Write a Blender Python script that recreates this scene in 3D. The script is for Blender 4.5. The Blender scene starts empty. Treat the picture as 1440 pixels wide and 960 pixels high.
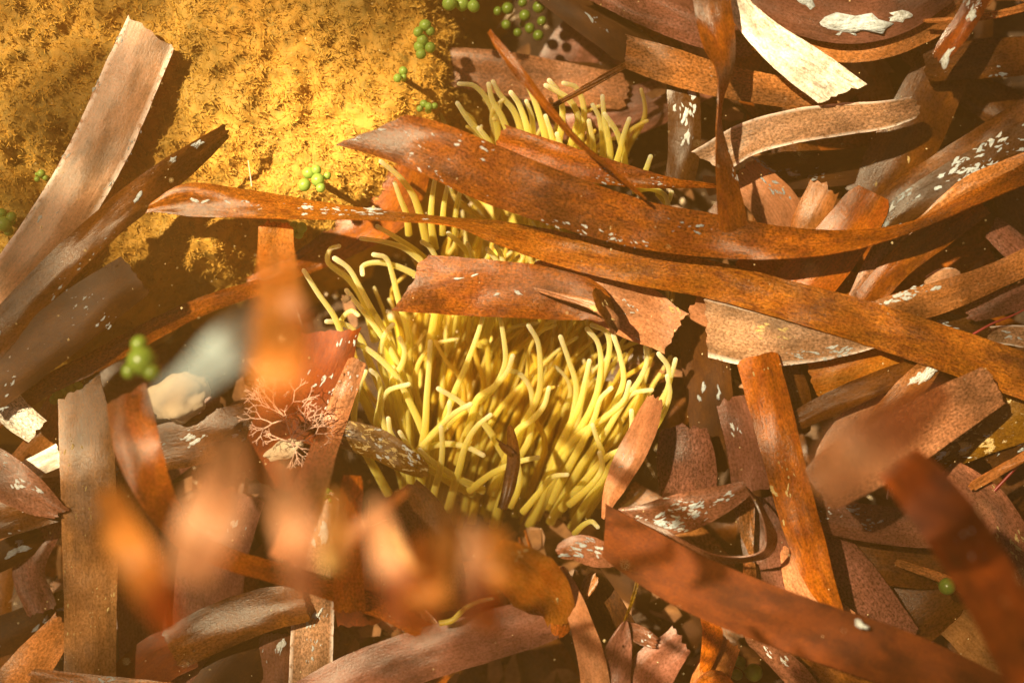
import bpy, bmesh, math, random
from mathutils import Vector, Matrix, noise
random.seed(7)
R = math.radians
SC = bpy.context.scene
COL = SC.collection

# ------------------------------------------------------------------ camera
H = 0.30                 # camera height over the top of the litter (m)
K = 0.20 / 1440          # metres per photo pixel at z = 0
cam = bpy.data.cameras.new('camera')
cam.sensor_width = 36; cam.lens = 36 * H / 0.20
cam.clip_start = 0.01; cam.clip_end = 200
cam.dof.use_dof = True; cam.dof.focus_distance = H - 0.002
cam.dof.aperture_fstop = cam.lens / 7.0      # a 7 mm wide pupil
camo = bpy.data.objects.new('camera', cam); COL.objects.link(camo)
camo.location = (0, 0, H)
SC.camera = camo

# ------------------------------------------------------------------ light
SUN_EL, SUN_AZ = 58, 148      # azimuth counted from +x towards +y: upper left of the photo
w = bpy.data.worlds.new('World'); SC.world = w; w.use_nodes = True
nt = w.node_tree; bg = nt.nodes['Background']; bg.inputs[1].default_value = 0.05
sky = nt.nodes.new('ShaderNodeTexSky'); sky.sky_type = 'NISHITA'; sky.sun_disc = False
sky.sun_elevation = R(SUN_EL); sky.sun_rotation = R(90 - SUN_AZ)
nt.links.new(sky.outputs[0], bg.inputs[0])
sd = bpy.data.lights.new('sun', 'SUN'); sd.energy = 5.0; sd.angle = R(1.0); sd.color = (1.0, 0.94, 0.82)
so = bpy.data.objects.new('sun', sd); COL.objects.link(so)
SDIR = Vector((math.cos(R(SUN_EL)) * math.cos(R(SUN_AZ)), math.cos(R(SUN_EL)) * math.sin(R(SUN_AZ)), math.sin(R(SUN_EL))))
so.rotation_euler = SDIR.to_track_quat('Z', 'Y').to_euler()
SC.view_settings.view_transform = 'Standard'; SC.view_settings.look = 'None'
SC.view_settings.exposure = 2.3; SC.view_settings.gamma = 1
SC.cycles.transparent_max_bounces = 16
SC.cycles.max_bounces = 7; SC.cycles.transmission_bounces = 4
SC.cycles.diffuse_bounces = 3; SC.cycles.glossy_bounces = 2; SC.cycles.volume_bounces = 0

# ------------------------------------------------------------------ helpers
def at(px, py, zmm):
    z = zmm / 1000; f = (H - z) / H
    return Vector(((px - 720) * K * f, (480 - py) * K * f, z))

def tag(o, label=None, cat=None, group=None, kind=None):
    if label: o['label'] = label
    if cat: o['category'] = cat
    if group: o['group'] = group
    if kind: o['kind'] = kind
    return o

def mesh_obj(name, verts, faces, mat, parent=None, loc=None, smooth=True, uvs=None, uv2=None):
    loc = loc if loc is not None else Vector((0, 0, 0))
    me = bpy.data.meshes.new(name)
    me.from_pydata([tuple(Vector(v) - loc) for v in verts], [], faces)
    if uvs is not None:
        l = me.uv_layers.new(name='UVMap'); flat = []
        for lp in me.loops: flat += list(uvs[lp.vertex_index])
        l.data.foreach_set('uv', flat)
    if uv2 is not None:
        l = me.uv_layers.new(name='Rel'); flat = []
        for lp in me.loops: flat += list(uv2[lp.vertex_index])
        l.data.foreach_set('uv', flat)
    if smooth: me.polygons.foreach_set('use_smooth', [True] * len(me.polygons))
    me.materials.append(mat); me.update()
    o = bpy.data.objects.new(name, me); COL.objects.link(o)
    if parent: o.parent = parent; o.location = loc - parent.location if parent.type == 'EMPTY' else (0, 0, 0)
    else: o.location = loc
    return o

def empty(name, loc):
    o = bpy.data.objects.new(name, None); COL.objects.link(o); o.location = loc
    o.empty_display_size = 0.005
    return o

def interp(st, s, T):
    """smooth curve through stations st at parameter T; s beyond the ends goes on straight"""
    n = len(st); D = len(st[0])
    def tan(i):
        if i == 0: a, b = 0, 1
        elif i == n - 1: a, b = n - 2, n - 1
        else: a, b = i - 1, i + 1
        d = T[b] - T[a]
        return [(st[b][k] - st[a][k]) / d for k in range(D)]
    if s <= T[0]:
        t = tan(0); e = s - T[0]
        return [st[0][k] + (t[k] * e if k < 2 else 0) for k in range(D)]
    if s >= T[-1]:
        t = tan(n - 1); e = s - T[-1]
        return [st[-1][k] + (t[k] * e if k < 2 else 0) for k in range(D)]
    i = 0
    while s > T[i + 1]: i += 1
    h = T[i + 1] - T[i]; x = (s - T[i]) / h
    m0, m1 = tan(i), tan(i + 1)
    a = 2 * x**3 - 3 * x * x + 1; b = x**3 - 2 * x * x + x; c = -2 * x**3 + 3 * x * x; d = x**3 - x * x
    return [a * st[i][k] + b * h * m0[k] + c * st[i + 1][k] + d * h * m1[k] for k in range(D)]

# ------------------------------------------------------------------ materials
def nd(nt, typ, **kw):
    n = nt.nodes.new(typ)
    for k, v in kw.items():
        if k.startswith('i_'):
            key = k[2:]; key = int(key) if key.isdigit() else key.replace('_', ' ')
            n.inputs[key].default_value = v
        else: setattr(n, k, v)
    return n
def newmat(name):
    m = bpy.data.materials.new(name); m.use_nodes = True
    nt = m.node_tree; p = nt.nodes['Principled BSDF']; return m, nt, p, nt.nodes['Material Output']
def math_(nt, op, a, b=None, c=None, clamp=False):
    n = nt.nodes.new('ShaderNodeMath'); n.operation = op; n.use_clamp = clamp
    for i, v in enumerate((a, b, c)):
        if v is None: continue
        if isinstance(v, (int, float)): n.inputs[i].default_value = v
        else: nt.links.new(v, n.inputs[i])
    return n.outputs[0]
def mixc(nt, f, a, b, mode='MIX'):
    n = nt.nodes.new('ShaderNodeMix'); n.data_type = 'RGBA'; n.blend_type = mode; n.clamp_factor = True
    for i, v in ((0, f), (6, a), (7, b)):
        if isinstance(v, (int, float)): n.inputs[i].default_value = v
        elif isinstance(v, tuple): n.inputs[i].default_value = (*v, 1)
        else: nt.links.new(v, n.inputs[i])
    return n.outputs[2]
def ramp(nt, f, lo, hi, clamp=True):
    n = nt.nodes.new('ShaderNodeMapRange'); n.clamp = clamp
    nt.links.new(f, n.inputs[0]); n.inputs[1].default_value = lo; n.inputs[2].default_value = hi
    return n.outputs[0]
def noise_tex(nt, vec, scale, detail=4, rough=.55):
    n = nd(nt, 'ShaderNodeTexNoise'); n.inputs['Scale'].default_value = scale
    n.inputs['Detail'].default_value = detail; n.inputs['Roughness'].default_value = rough
    nt.links.new(vec, n.inputs['Vector']); return n.outputs[0]
def vscale(nt, vec, s):
    n = nt.nodes.new('ShaderNodeVectorMath'); n.operation = 'MULTIPLY'
    nt.links.new(vec, n.inputs[0]); n.inputs[1].default_value = s; return n.outputs[0]

def sat(c, k=1.22, g=.66):
    c = (c[0], c[1] * 1.04, c[2] * .95); l = .3 * c[0] + .5 * c[1] + .2 * c[2]
    return tuple(max(.003, min(.85, (l + (q - l) * k) * g)) for q in c)
def leaf_mat(name, base, blotch, dark=(0.03, 0.012, 0.004), speck=.3, white=.15, edge=0.0, trans=.42, rough=.40, wcol=(.78, .76, .70), film=0.0, spec=.5):
    if name not in ('whitish leaf', 'blue grey leaf'): base, blotch = sat(base), sat(blotch)
    m, nt, p, out = newmat(name)
    uv = nd(nt, 'ShaderNodeUVMap', uv_map='UVMap'); rel = nd(nt, 'ShaderNodeUVMap', uv_map='Rel')
    oi = nd(nt, 'ShaderNodeObjectInfo')
    off = nt.nodes.new('ShaderNodeVectorMath'); off.operation = 'ADD'
    cmb = nt.nodes.new('ShaderNodeCombineXYZ')
    r50 = math_(nt, 'MULTIPLY', oi.outputs['Random'], 57.0)
    nt.links.new(r50, cmb.inputs[0]); nt.links.new(r50, cmb.inputs[1])
    nt.links.new(uv.outputs[0], off.inputs[0]); nt.links.new(cmb.outputs[0], off.inputs[1])
    V = off.outputs[0]
    fib = noise_tex(nt, vscale(nt, V, (26, 1.6, 1)), 1.0, 3, .6)
    fine = noise_tex(nt, vscale(nt, V, (24, 15, 1)), 1.0, 5, .75)
    blo = noise_tex(nt, vscale(nt, V, (4.2, 2.2, 1)), 1.0, 7, .72)
    spk = noise_tex(nt, vscale(nt, V, (15, 3.6, 1)), 1.0, 5, .72)
    den = noise_tex(nt, vscale(nt, V, (1.3, .8, 1)), 1.0, 2, .5)
    whi = noise_tex(nt, vscale(nt, V, (9, 6, 1)), 1.0, 5, .75)
    c = mixc(nt, ramp(nt, blo, .36, .64), base, blotch)
    v = math_(nt, 'ADD', math_(nt, 'MULTIPLY', fib, .35), math_(nt, 'ADD', .42, math_(nt, 'MULTIPLY', math_(nt, 'SUBTRACT', ramp(nt, fine, .38, .62), .5), math_(nt, 'ADD', .28, math_(nt, 'MULTIPLY', math_(nt, 'FRACT', math_(nt, 'MULTIPLY', oi.outputs['Random'], 7.3)), .75)))))
    v = math_(nt, 'ADD', v, math_(nt, 'MULTIPLY', math_(nt, 'SUBTRACT', oi.outputs['Random'], .5), .45))
    v = math_(nt, 'ADD', v, .36)
    # fine parallel veins
    su = nt.nodes.new('ShaderNodeSeparateXYZ'); nt.links.new(uv.outputs[0], su.inputs[0])
    vein = math_(nt, 'POWER', math_(nt, 'ADD', math_(nt, 'MULTIPLY', math_(nt, 'SINE', math_(nt, 'MULTIPLY', su.outputs[0], 95.0)), .5), .5), 3.0)
    v = math_(nt, 'SUBTRACT', v, math_(nt, 'MULTIPLY', vein, .10))
    # decayed stains and silt films, different on every leaf
    stn = noise_tex(nt, vscale(nt, V, (1.5, .55, 1)), 1.0, 6, .68)
    v = math_(nt, 'MULTIPLY', v, math_(nt, 'SUBTRACT', 1.12, math_(nt, 'MULTIPLY', ramp(nt, stn, .47, .62), .58)))
    vv = nt.nodes.new('ShaderNodeCombineXYZ')
    for k in range(3): nt.links.new(v, vv.inputs[k])
    c = mixc(nt, 1.0, c, vv.outputs[0], 'MULTIPLY')
    sm = math_(nt, 'MULTIPLY', ramp(nt, spk, .57 - .08 * speck, .68 - .04 * speck), math_(nt, 'ADD', ramp(nt, den, .35, .6), .25, clamp=True))
    c = mixc(nt, math_(nt, 'MULTIPLY', sm, min(.85, speck * .9)), c, mixc(nt, 1.0, c, tuple(min(1, .10 + 1.6 * q) for q in dark), 'MULTIPLY') if False else mixc(nt, .55, dark, mixc(nt, 1.0, c, (.30, .20, .14), 'MULTIPLY')))
    wm = math_(nt, 'ADD', whi, math_(nt, 'MULTIPLY', den, .35 * (1 if white < .6 else .3)))
    lim = .96 - .34 * white
    wmask = ramp(nt, wm, lim, lim + .035)
    if edge > 0:
        sx = nt.nodes.new('ShaderNodeSeparateXYZ'); nt.links.new(rel.outputs[0], sx.inputs[0])
        e = math_(nt, 'ABSOLUTE', math_(nt, 'SUBTRACT', sx.outputs[0], .5))
        em = math_(nt, 'MULTIPLY', ramp(nt, e, .40, .49), ramp(nt, whi, .62 - edge * .25, .68 - edge * .2))
        wmask = math_(nt, 'MAXIMUM', wmask, em)
    c = mixc(nt, wmask, c, wcol)
    nt.links.new(c, p.inputs['Base Color'])
    p.inputs['Roughness'].default_value = rough; p.inputs['Specular IOR Level'].default_value = spec
    nt.links.new(math_(nt, 'ADD', math_(nt, 'MULTIPLY', fine, .5), rough - .36), p.inputs['Roughness'])
    bh = math_(nt, 'ADD', math_(nt, 'MULTIPLY', fib, .25), math_(nt, 'ADD', math_(nt, 'MULTIPLY', fine, .6), math_(nt, 'MULTIPLY', wmask, .7)))
    b = nd(nt, 'ShaderNodeBump'); b.inputs['Strength'].default_value = .55; b.inputs['Distance'].default_value = .00025
    nt.links.new(bh, b.inputs['Height']); nt.links.new(b.outputs[0], p.inputs['Normal'])
    tr = nt.nodes.new('ShaderNodeBsdfTranslucent')
    tc = mixc(nt, 1.0, c, (1.7, 1.0, .60), 'MULTIPLY'); nt.links.new(tc, tr.inputs[0])
    mx = nt.nodes.new('ShaderNodeMixShader'); mx.inputs[0].default_value = trans
    nt.links.new(p.outputs[0], mx.inputs[1]); nt.links.new(tr.outputs[0], mx.inputs[2])
    last = mx.outputs[0]
    if not film:
        nt.links.new(last, out.inputs[0]); return m
    tp = nt.nodes.new('ShaderNodeBsdfTransparent'); tp.inputs[0].default_value = (1, .88, .74, 1)
    m2 = nt.nodes.new('ShaderNodeMixShader'); m2.inputs[0].default_value = film
    nt.links.new(last, m2.inputs[1]); nt.links.new(tp.outputs[0], m2.inputs[2]); last = m2.outputs[0]
    nt.links.new(last, out.inputs[0])
    return m

M = {}
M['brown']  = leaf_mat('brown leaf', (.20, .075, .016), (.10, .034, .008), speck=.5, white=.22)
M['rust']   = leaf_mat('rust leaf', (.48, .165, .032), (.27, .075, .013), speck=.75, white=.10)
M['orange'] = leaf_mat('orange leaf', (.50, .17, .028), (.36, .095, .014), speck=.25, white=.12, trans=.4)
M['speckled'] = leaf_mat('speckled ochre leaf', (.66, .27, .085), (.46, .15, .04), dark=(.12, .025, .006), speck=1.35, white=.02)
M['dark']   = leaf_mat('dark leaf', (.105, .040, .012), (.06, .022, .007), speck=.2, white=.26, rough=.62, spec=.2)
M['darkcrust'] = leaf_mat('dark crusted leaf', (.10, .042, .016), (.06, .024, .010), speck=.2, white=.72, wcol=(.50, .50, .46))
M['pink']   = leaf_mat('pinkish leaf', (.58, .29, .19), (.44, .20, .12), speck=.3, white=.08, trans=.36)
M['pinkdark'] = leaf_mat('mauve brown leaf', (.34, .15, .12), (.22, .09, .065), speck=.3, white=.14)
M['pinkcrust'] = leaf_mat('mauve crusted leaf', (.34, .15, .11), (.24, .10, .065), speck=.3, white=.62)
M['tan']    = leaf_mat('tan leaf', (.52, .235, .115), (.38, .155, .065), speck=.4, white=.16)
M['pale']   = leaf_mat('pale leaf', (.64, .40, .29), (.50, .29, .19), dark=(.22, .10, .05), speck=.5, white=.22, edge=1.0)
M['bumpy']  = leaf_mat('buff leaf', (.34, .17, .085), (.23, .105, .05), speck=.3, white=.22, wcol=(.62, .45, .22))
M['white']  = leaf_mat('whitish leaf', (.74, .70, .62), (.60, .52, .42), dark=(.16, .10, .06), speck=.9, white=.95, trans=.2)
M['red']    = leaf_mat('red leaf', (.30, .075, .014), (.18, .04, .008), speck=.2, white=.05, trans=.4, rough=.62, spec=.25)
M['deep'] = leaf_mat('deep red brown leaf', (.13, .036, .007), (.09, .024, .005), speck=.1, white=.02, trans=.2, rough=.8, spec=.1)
M['veilorange'] = leaf_mat('filmy orange leaf', (.74, .42, .20), (.66, .30, .10), speck=.2, white=.05, film=.45, trans=.5)
M['veilpink'] = leaf_mat('filmy pink leaf', (.76, .52, .40), (.70, .42, .28), speck=.2, white=.05, film=.5, trans=.5)
M['veilpale'] = leaf_mat('filmy pale leaf', (.80, .70, .45), (.70, .52, .25), speck=.1, white=.05, film=.35, trans=.5)
M['crust']  = leaf_mat('crust dotted leaf', (.24, .12, .03), (.15, .07, .02), speck=.3, white=.88, wcol=(.72, .62, .34))
M['bright'] = leaf_mat('bright orange leaf', (.60, .27, .09), (.50, .17, .05), speck=.35, white=.1, trans=.42)
M['golden'] = leaf_mat('golden leaf', (.55, .33, .06), (.42, .22, .03), speck=.3, white=.12, trans=.4)
M['glossy'] = leaf_mat('glossy red leaf', (.24, .07, .02), (.16, .04, .012), speck=.2, white=.12, trans=.2, rough=.26)
M['blue']   = leaf_mat('blue grey leaf', (.50, .70, .82), (.36, .56, .68), speck=.1, white=.1, film=.6)

def simple_mat(name, c1, c2, scale, rough=.5, trans=0, bump=.3, bd=.0003, sss=0, tcol=None):
    m, nt, p, out = newmat(name)
    tc = nd(nt, 'ShaderNodeTexCoord'); oi = nd(nt, 'ShaderNodeObjectInfo')
    n = noise_tex(nt, tc.outputs['Object'], scale, 5, .65)
    c = mixc(nt, ramp(nt, n, .35, .65), c1, c2)
    nt.links.new(c, p.inputs['Base Color']); p.inputs['Roughness'].default_value = rough
    if bump:
        b = nd(nt, 'ShaderNodeBump'); b.inputs['Strength'].default_value = bump; b.inputs['Distance'].default_value = bd
        nt.links.new(n, b.inputs['Height']); nt.links.new(b.outputs[0], p.inputs['Normal'])
    if trans:
        tr = nt.nodes.new('ShaderNodeBsdfTranslucent'); nt.links.new(c, tr.inputs[0])
        mx = nt.nodes.new('ShaderNodeMixShader'); mx.inputs[0].default_value = trans
        nt.links.new(p.outputs[0], mx.inputs[1]); nt.links.new(tr.outputs[0], mx.inputs[2]); nt.links.new(mx.outputs[0], out.inputs[0])
    return m
M['crustwhite'] = simple_mat('white crust', (.70, .76, .80), (.36, .36, .32), 3.2, .4, 0, 1.0, .0006)
M['crustgrey'] = simple_mat('grey crust', (.44, .51, .56), (.22, .24, .24), 3.2, .4, 0, 1.0, .0006)
M['crustgold'] = simple_mat('gold crust', (.66, .50, .22), (.36, .22, .07), 3.2, .4, 0, 1.0, .0006)
M['green'] = simple_mat('green bubble', (.30, .48, .06), (.36, .50, .12), 2.5, .3, .45, .3)
M['greendark'] = simple_mat('dark green bubble', (.10, .17, .02), (.15, .22, .03), 2.5, .3, .35, .1)
M['stem'] = simple_mat('branching pink alga', (.85, .62, .50), (.76, .48, .38), 400, .45, .35, 0)
M['redstem'] = simple_mat('crimson stem', (.25, .02, .02), (.18, .01, .01), 400, .4, .2, 0)
M['particle'] = simple_mat('drifting grain', (.8, .7, .45), (.7, .5, .2), 400, .3, .3, 0)
M['stone'] = simple_mat('pale stone', (.80, .64, .46), (.66, .52, .34), 260, .6, 0, .8, .0008)
M['scrap'] = simple_mat('leaf scraps', (.34, .16, .06), (.12, .05, .02), 300, .5, .3, .3)
M['disc'] = simple_mat('anemone flesh', (.72, .56, .06), (.52, .36, .03), 200, .5, .2, .4)

# tentacles
m, nt, p, out = newmat('anemone tentacle'); M['tent'] = m
rel = nd(nt, 'ShaderNodeUVMap', uv_map='UVMap'); sx = nt.nodes.new('ShaderNodeSeparateXYZ'); nt.links.new(rel.outputs[0], sx.inputs[0])
oi = nd(nt, 'ShaderNodeObjectInfo')
cr = nt.nodes.new('ShaderNodeValToRGB'); nt.links.new(sx.outputs[1], cr.inputs[0])
els = cr.color_ramp.elements
els[0].position = 0; els[0].color = (.66, .52, .03, 1)
els[1].position = 1; els[1].color = (.90, .86, .66, 1)
e = els.new(.45); e.color = (.82, .72, .14, 1)
e = els.new(.8); e.color = (.86, .79, .32, 1)
e = els.new(.95); e.color = (.88, .82, .48, 1)
c2 = mixc(nt, oi.outputs['Alpha'], mixc(nt, 1.0, cr.outputs[0], (.86, .68, .22), 'MULTIPLY'), mixc(nt, .12, cr.outputs[0], (.92, .90, .66)))
nt.links.new(c2, p.inputs['Base Color']); p.inputs['Roughness'].default_value = .38
p.inputs['Sheen Weight'].default_value = .6; p.inputs['Sheen Roughness'].default_value = .35; p.inputs['Sheen Tint'].default_value = (1, .95, .6, 1)
p.inputs['Subsurface Weight'].default_value = .5; p.inputs['Subsurface Radius'].default_value = (1, .7, .15); p.inputs['Subsurface Scale'].default_value = .0015
tr = nt.nodes.new('ShaderNodeBsdfTranslucent'); nt.links.new(c2, tr.inputs[0])
mx = nt.nodes.new('ShaderNodeMixShader'); mx.inputs[0].default_value = .55
nt.links.new(p.outputs[0], mx.inputs[1]); nt.links.new(tr.outputs[0], mx.inputs[2])
lw = nd(nt, 'ShaderNodeLayerWeight'); lw.inputs['Blend'].default_value = .5
tp = nt.nodes.new('ShaderNodeBsdfTransparent'); tp.inputs[0].default_value = (1, .93, .55, 1)
m2 = nt.nodes.new('ShaderNodeMixShader'); nt.links.new(math_(nt, 'MULTIPLY', math_(nt, 'SUBTRACT', 1.0, ramp(nt, lw.outputs['Facing'], .0, .75)), .45), m2.inputs[0])
nt.links.new(mx.outputs[0], m2.inputs[1]); nt.links.new(tp.outputs[0], m2.inputs[2]); nt.links.new(m2.outputs[0], out.inputs[0])

def ground_mat(name, a, b, c, s1, s2, bump, bd):
    m, nt, p, out = newmat(name)
    tc = nd(nt, 'ShaderNodeTexCoord'); O = tc.outputs['Object']
    n1 = noise_tex(nt, O, s1, 6, .62); n2 = noise_tex(nt, O, s2, 6, .7); n3 = noise_tex(nt, O, s2 * .3, 3, .6)
    col = mixc(nt, ramp(nt, n1, .38, .62), a, b)
    col = mixc(nt, ramp(nt, n2, .50, .66), col, c)
    nt.links.new(col, p.inputs['Base Color']); p.inputs['Roughness'].default_value = .75
    bb = nd(nt, 'ShaderNodeBump'); bb.inputs['Strength'].default_value = bump; bb.inputs['Distance'].default_value = bd
    nt.links.new(math_(nt, 'ADD', n2, n3), bb.inputs['Height']); nt.links.new(bb.outputs[0], p.inputs['Normal'])
    return m
M['rock'] = ground_mat('turf covered rock', (.46, .225, .022), (.24, .14, .018), (.22, .14, .018), 34, 420, .55, .0009)
M['turf'] = ground_mat('golden turf algae', (.54, .28, .03), (.32, .18, .02), (.22, .14, .018), 40, 700, .2, .0003)
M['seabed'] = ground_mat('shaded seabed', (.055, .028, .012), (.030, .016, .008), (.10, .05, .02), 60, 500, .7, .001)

# ------------------------------------------------------------------ setting: unseen water sheet, added as a gobo that patterns the sunlight
LIGHT_SPOTS = [(440, 190, 140, .75, -5), (300, 150, 260, .15, -5), (1110, 70, 80, .8, 5), (570, 480, 180, .75, -5), (760, 160, 120, .5, 0), (870, 560, 130, .50, 0), (1130, 430, 210, .30, 0), (400, 470, 90, .5, 110), (610, 790, 150, .8, 120), (300, 720, 110, .45, 140), (440, 700, 70, .5, 120), (445, 740, 50, .5, 0), (60, 640, 50, .3, 0), (1340, 620, 70, .4, 0), (750, 820, 65, .6, 18), (440, 740, 60, .35, 120), (1240, 610, 80, .35, 60), (240, 560, 40, .5, 0), (1335, 60, 36, .8, 5), (958, 150, 38, .8, 0), (1295, 545, 26, .8, 5), (28, 590, 36, .6, 5), (1240, 40, 36, .5, 2), (1330, 255, 70, .5, 4), (945, 735, 46, .5, 8), (1130, 830, 36, .5, 4), (1040, 505, 40, .5, 5), (430, 900, 50, .3, 0), (1150, 840, 70, .25, 0), (90, 660, 120, .12, 0), (700, 340, 150, .2, 0)]
def water_gobo():
    m, nt, p, out = newmat('patterned water gobo')
    tc = nd(nt, 'ShaderNodeTexCoord'); O = tc.outputs['Object']
    warp = nd(nt, 'ShaderNodeTexNoise'); warp.inputs['Scale'].default_value = 14; warp.inputs['Detail'].default_value = 2
    nt.links.new(O, warp.inputs['Vector'])
    w2 = vscale(nt, warp.outputs['Color'], (.045, .045, 0))
    ad = nt.nodes.new('ShaderNodeVectorMath'); ad.operation = 'ADD'; nt.links.new(O, ad.inputs[0]); nt.links.new(w2, ad.inputs[1])
    vo = nd(nt, 'ShaderNodeTexVoronoi', feature='DISTANCE_TO_EDGE'); vo.inputs['Scale'].default_value = 34
    nt.links.new(ad.outputs[0], vo.inputs['Vector'])
    ridge = ramp(nt, vo.outputs['Distance'], .22, 0.0)
    ridge = math_(nt, 'POWER', ridge, 2.2)
    low = ramp(nt, noise_tex(nt, O, 13, 1, .5), .36, .64)
    # made-up clear spots that let more sunlight onto chosen areas
    light_spot = None
    for (px, py, rad, amp, zz) in LIGHT_SPOTS:
        c = at(px, py, zz) + SDIR * ((.36 - zz / 1000) / SDIR.z)
        d = nt.nodes.new('ShaderNodeVectorMath'); d.operation = 'DISTANCE'; nt.links.new(O, d.inputs[0]); d.inputs[1].default_value = (c.x, c.y, .36)
        q = math_(nt, 'DIVIDE', d.outputs['Value'], rad * K)
        q = math_(nt, 'MULTIPLY', math_(nt, 'EXPONENT', math_(nt, 'MULTIPLY', math_(nt, 'MULTIPLY', q, q), -1.0)), amp)
        light_spot = q if light_spot is None else math_(nt, 'ADD', light_spot, q)
    g = math_(nt, 'ADD', math_(nt, 'MULTIPLY', low, .13), .02)
    g = math_(nt, 'ADD', g, math_(nt, 'MULTIPLY', ridge, .48))
    g = math_(nt, 'ADD', g, light_spot, clamp=True)
    cc = nt.nodes.new('ShaderNodeCombineXYZ')
    for k in range(3): nt.links.new(math_(nt, 'MULTIPLY', g, (1.0, .84, .56)[k]), cc.inputs[k])
    t = nt.nodes.new('ShaderNodeBsdfTransparent'); nt.links.new(cc.outputs[0], t.inputs[0])
    gl = nt.nodes.new('ShaderNodeBsdfGlossy'); gl.inputs['Roughness'].default_value = .05
    mx = nt.nodes.new('ShaderNodeMixShader'); mx.inputs[0].default_value = .03
    nt.links.new(t.outputs[0], mx.inputs[1]); nt.links.new(gl.outputs[0], mx.inputs[2]); nt.links.new(mx.outputs[0], out.inputs[0])
    g1 = [-40, -12, -4, -1.5] + [i * .025 for i in range(-24, 25)] + [1.5, 4, 12, 40]
    V = [(x, y, .36 + .006 * noise.noise(Vector((x * 9, y * 9, 0))) + .003 * noise.noise(Vector((x * 25, y * 25, 4)))) for y in g1 for x in g1]
    n = len(g1)
    F = [(j * n + i, j * n + i + 1, (j + 1) * n + i + 1, (j + 1) * n + i) for j in range(n - 1) for i in range(n - 1)]
    return tag(mesh_obj('water_gobo', V, F, m), kind='structure')
water_gobo()

# rock outline (photo pixels), seabed below it
POLY = [(-900, -900), (700, -900), (640, -100), (640, 20), (650, 90), (655, 150), (600, 215), (530, 290), (440, 335), (330, 385), (210, 430), (110, 500), (30, 560), (-60, 600), (-900, 800)]
def sdist(x, y):
    d = 1e9; ins = False; n = len(POLY)
    for i in range(n):
        x1, y1 = POLY[i]; x2, y2 = POLY[(i + 1) % n]
        dx, dy = x2 - x1, y2 - y1
        t = max(0, min(1, ((x - x1) * dx + (y - y1) * dy) / (dx * dx + dy * dy)))
        d = min(d, math.hypot(x - x1 - t * dx, y - y1 - t * dy))
        if (y1 > y) != (y2 > y) and x < dx * (y - y1) / dy + x1: ins = not ins
    return d if ins else -d
def fbm(x, y, s, o=4, z=0):
    v = 0; a = 1
    for _ in range(o):
        v += a * noise.noise(Vector((x * s, y * s, z))); a *= .5; s *= 2
    return v
def rock_z(px, py):
    d = sdist(px, py) + 22 * fbm(px, py, .013, 3, 5)
    k = max(0, min(1, (d + 105) / 165)); k = k * k * (3 - 2 * k)
    base = -44 + 36 * k + 4 * max(0, min(1, d / 300))
    b = 3.0 * fbm(px, py, .007, 3) + 2.0 * fbm(px, py, .03, 3, 2) + .9 * fbm(px, py, .09, 2, 3)
    lf = 1 + 1.0 * max(0, min(1, (230 - px) / 200))
    return base + (b * (.3 + .7 * k)) * (.75 + .25 * lf) - (lf - 1) * 2.4 * max(0, fbm(px, py, .045, 3, 8))

def grid_sheet(name, xs, ys, zf, mat):
    V = []; nx, ny = len(xs), len(ys)
    for y in ys:
        for x in xs:
            z = zf(x, y); V.append(((x - 720) * K * (1 + .08), (480 - y) * K * 1.08, z / 1000))
    F = [(j * nx + i, (j + 1) * nx + i, (j + 1) * nx + i + 1, j * nx + i + 1) for j in range(ny - 1) for i in range(nx - 1)]
    return mesh_obj(name, V, F, mat)
def steps(a, b, s): return [a + s * i for i in range(int((b - a) / s) + 1)]
xs = [-300000, -60000, -12000, -3000, -1200, -600] + steps(-320, 1760, 16) + [2100, 3000, 6000, 15000, 60000, 300000]
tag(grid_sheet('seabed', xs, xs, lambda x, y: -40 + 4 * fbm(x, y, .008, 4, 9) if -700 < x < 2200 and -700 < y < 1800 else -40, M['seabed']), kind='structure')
RS = 1.08
def rock_pt(px, py, dz=0):           # rock sheet point above which the photo pixel roughly lies
    return Vector(((px - 720) * K * 1.04, (480 - py) * K * 1.04, (rock_z(px, py) + dz) / 1000))
def build_rock():
    xs = steps(-880, -320, 35) + steps(-300, 760, 5.5); ys = steps(-880, -320, 35) + steps(-300, 640, 5.5)
    V = [rock_pt(x, y) for y in ys for x in xs]; nx = len(xs)
    F = [(j * nx + i, (j + 1) * nx + i, (j + 1) * nx + i + 1, j * nx + i + 1) for j in range(len(ys) - 1) for i in range(nx - 1)]
    r = mesh_obj('rock', V, F, M['rock'])
    tag(r, 'golden brown rock overgrown with fuzzy turf algae in the upper left corner', 'rock')
    V = []; F = []
    for i in range(34000):
        px = random.uniform(-60, 720); py = random.uniform(-60, 560)
        d = sdist(px, py)
        if d < -25: continue
        b = rock_pt(px, py, -.15)
        den = .5 + fbm(px, py, .02, 2, 7)
        if random.random() > .35 + den * .6: continue
        for k in range(3):
            a = random.uniform(0, 2 * math.pi); L = random.uniform(.00025, .0009); wd = random.uniform(.00005, .00013)
            d1 = Vector((math.cos(a), math.sin(a), random.uniform(.35, 1.4))).normalized() * L
            d2 = d1 * .7 + Vector((random.uniform(-1, 1), random.uniform(-1, 1), random.uniform(-.4, .5))) * L * .6
            s = Vector((-math.sin(a), math.cos(a), random.uniform(-.4, .4))) * wd
            n = len(V); V += [b - s, b + s, b + d1 + s * .9, b + d1 - s * .9, b + d1 + d2]
            F += [(n, n + 1, n + 2, n + 3), (n + 3, n + 2, n + 4)]
    t = mesh_obj('turf_algae', V, F, M['turf'], parent=None, smooth=False)
    t.parent = r; t['kind'] = 'stuff'
    return r
build_rock()

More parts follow.
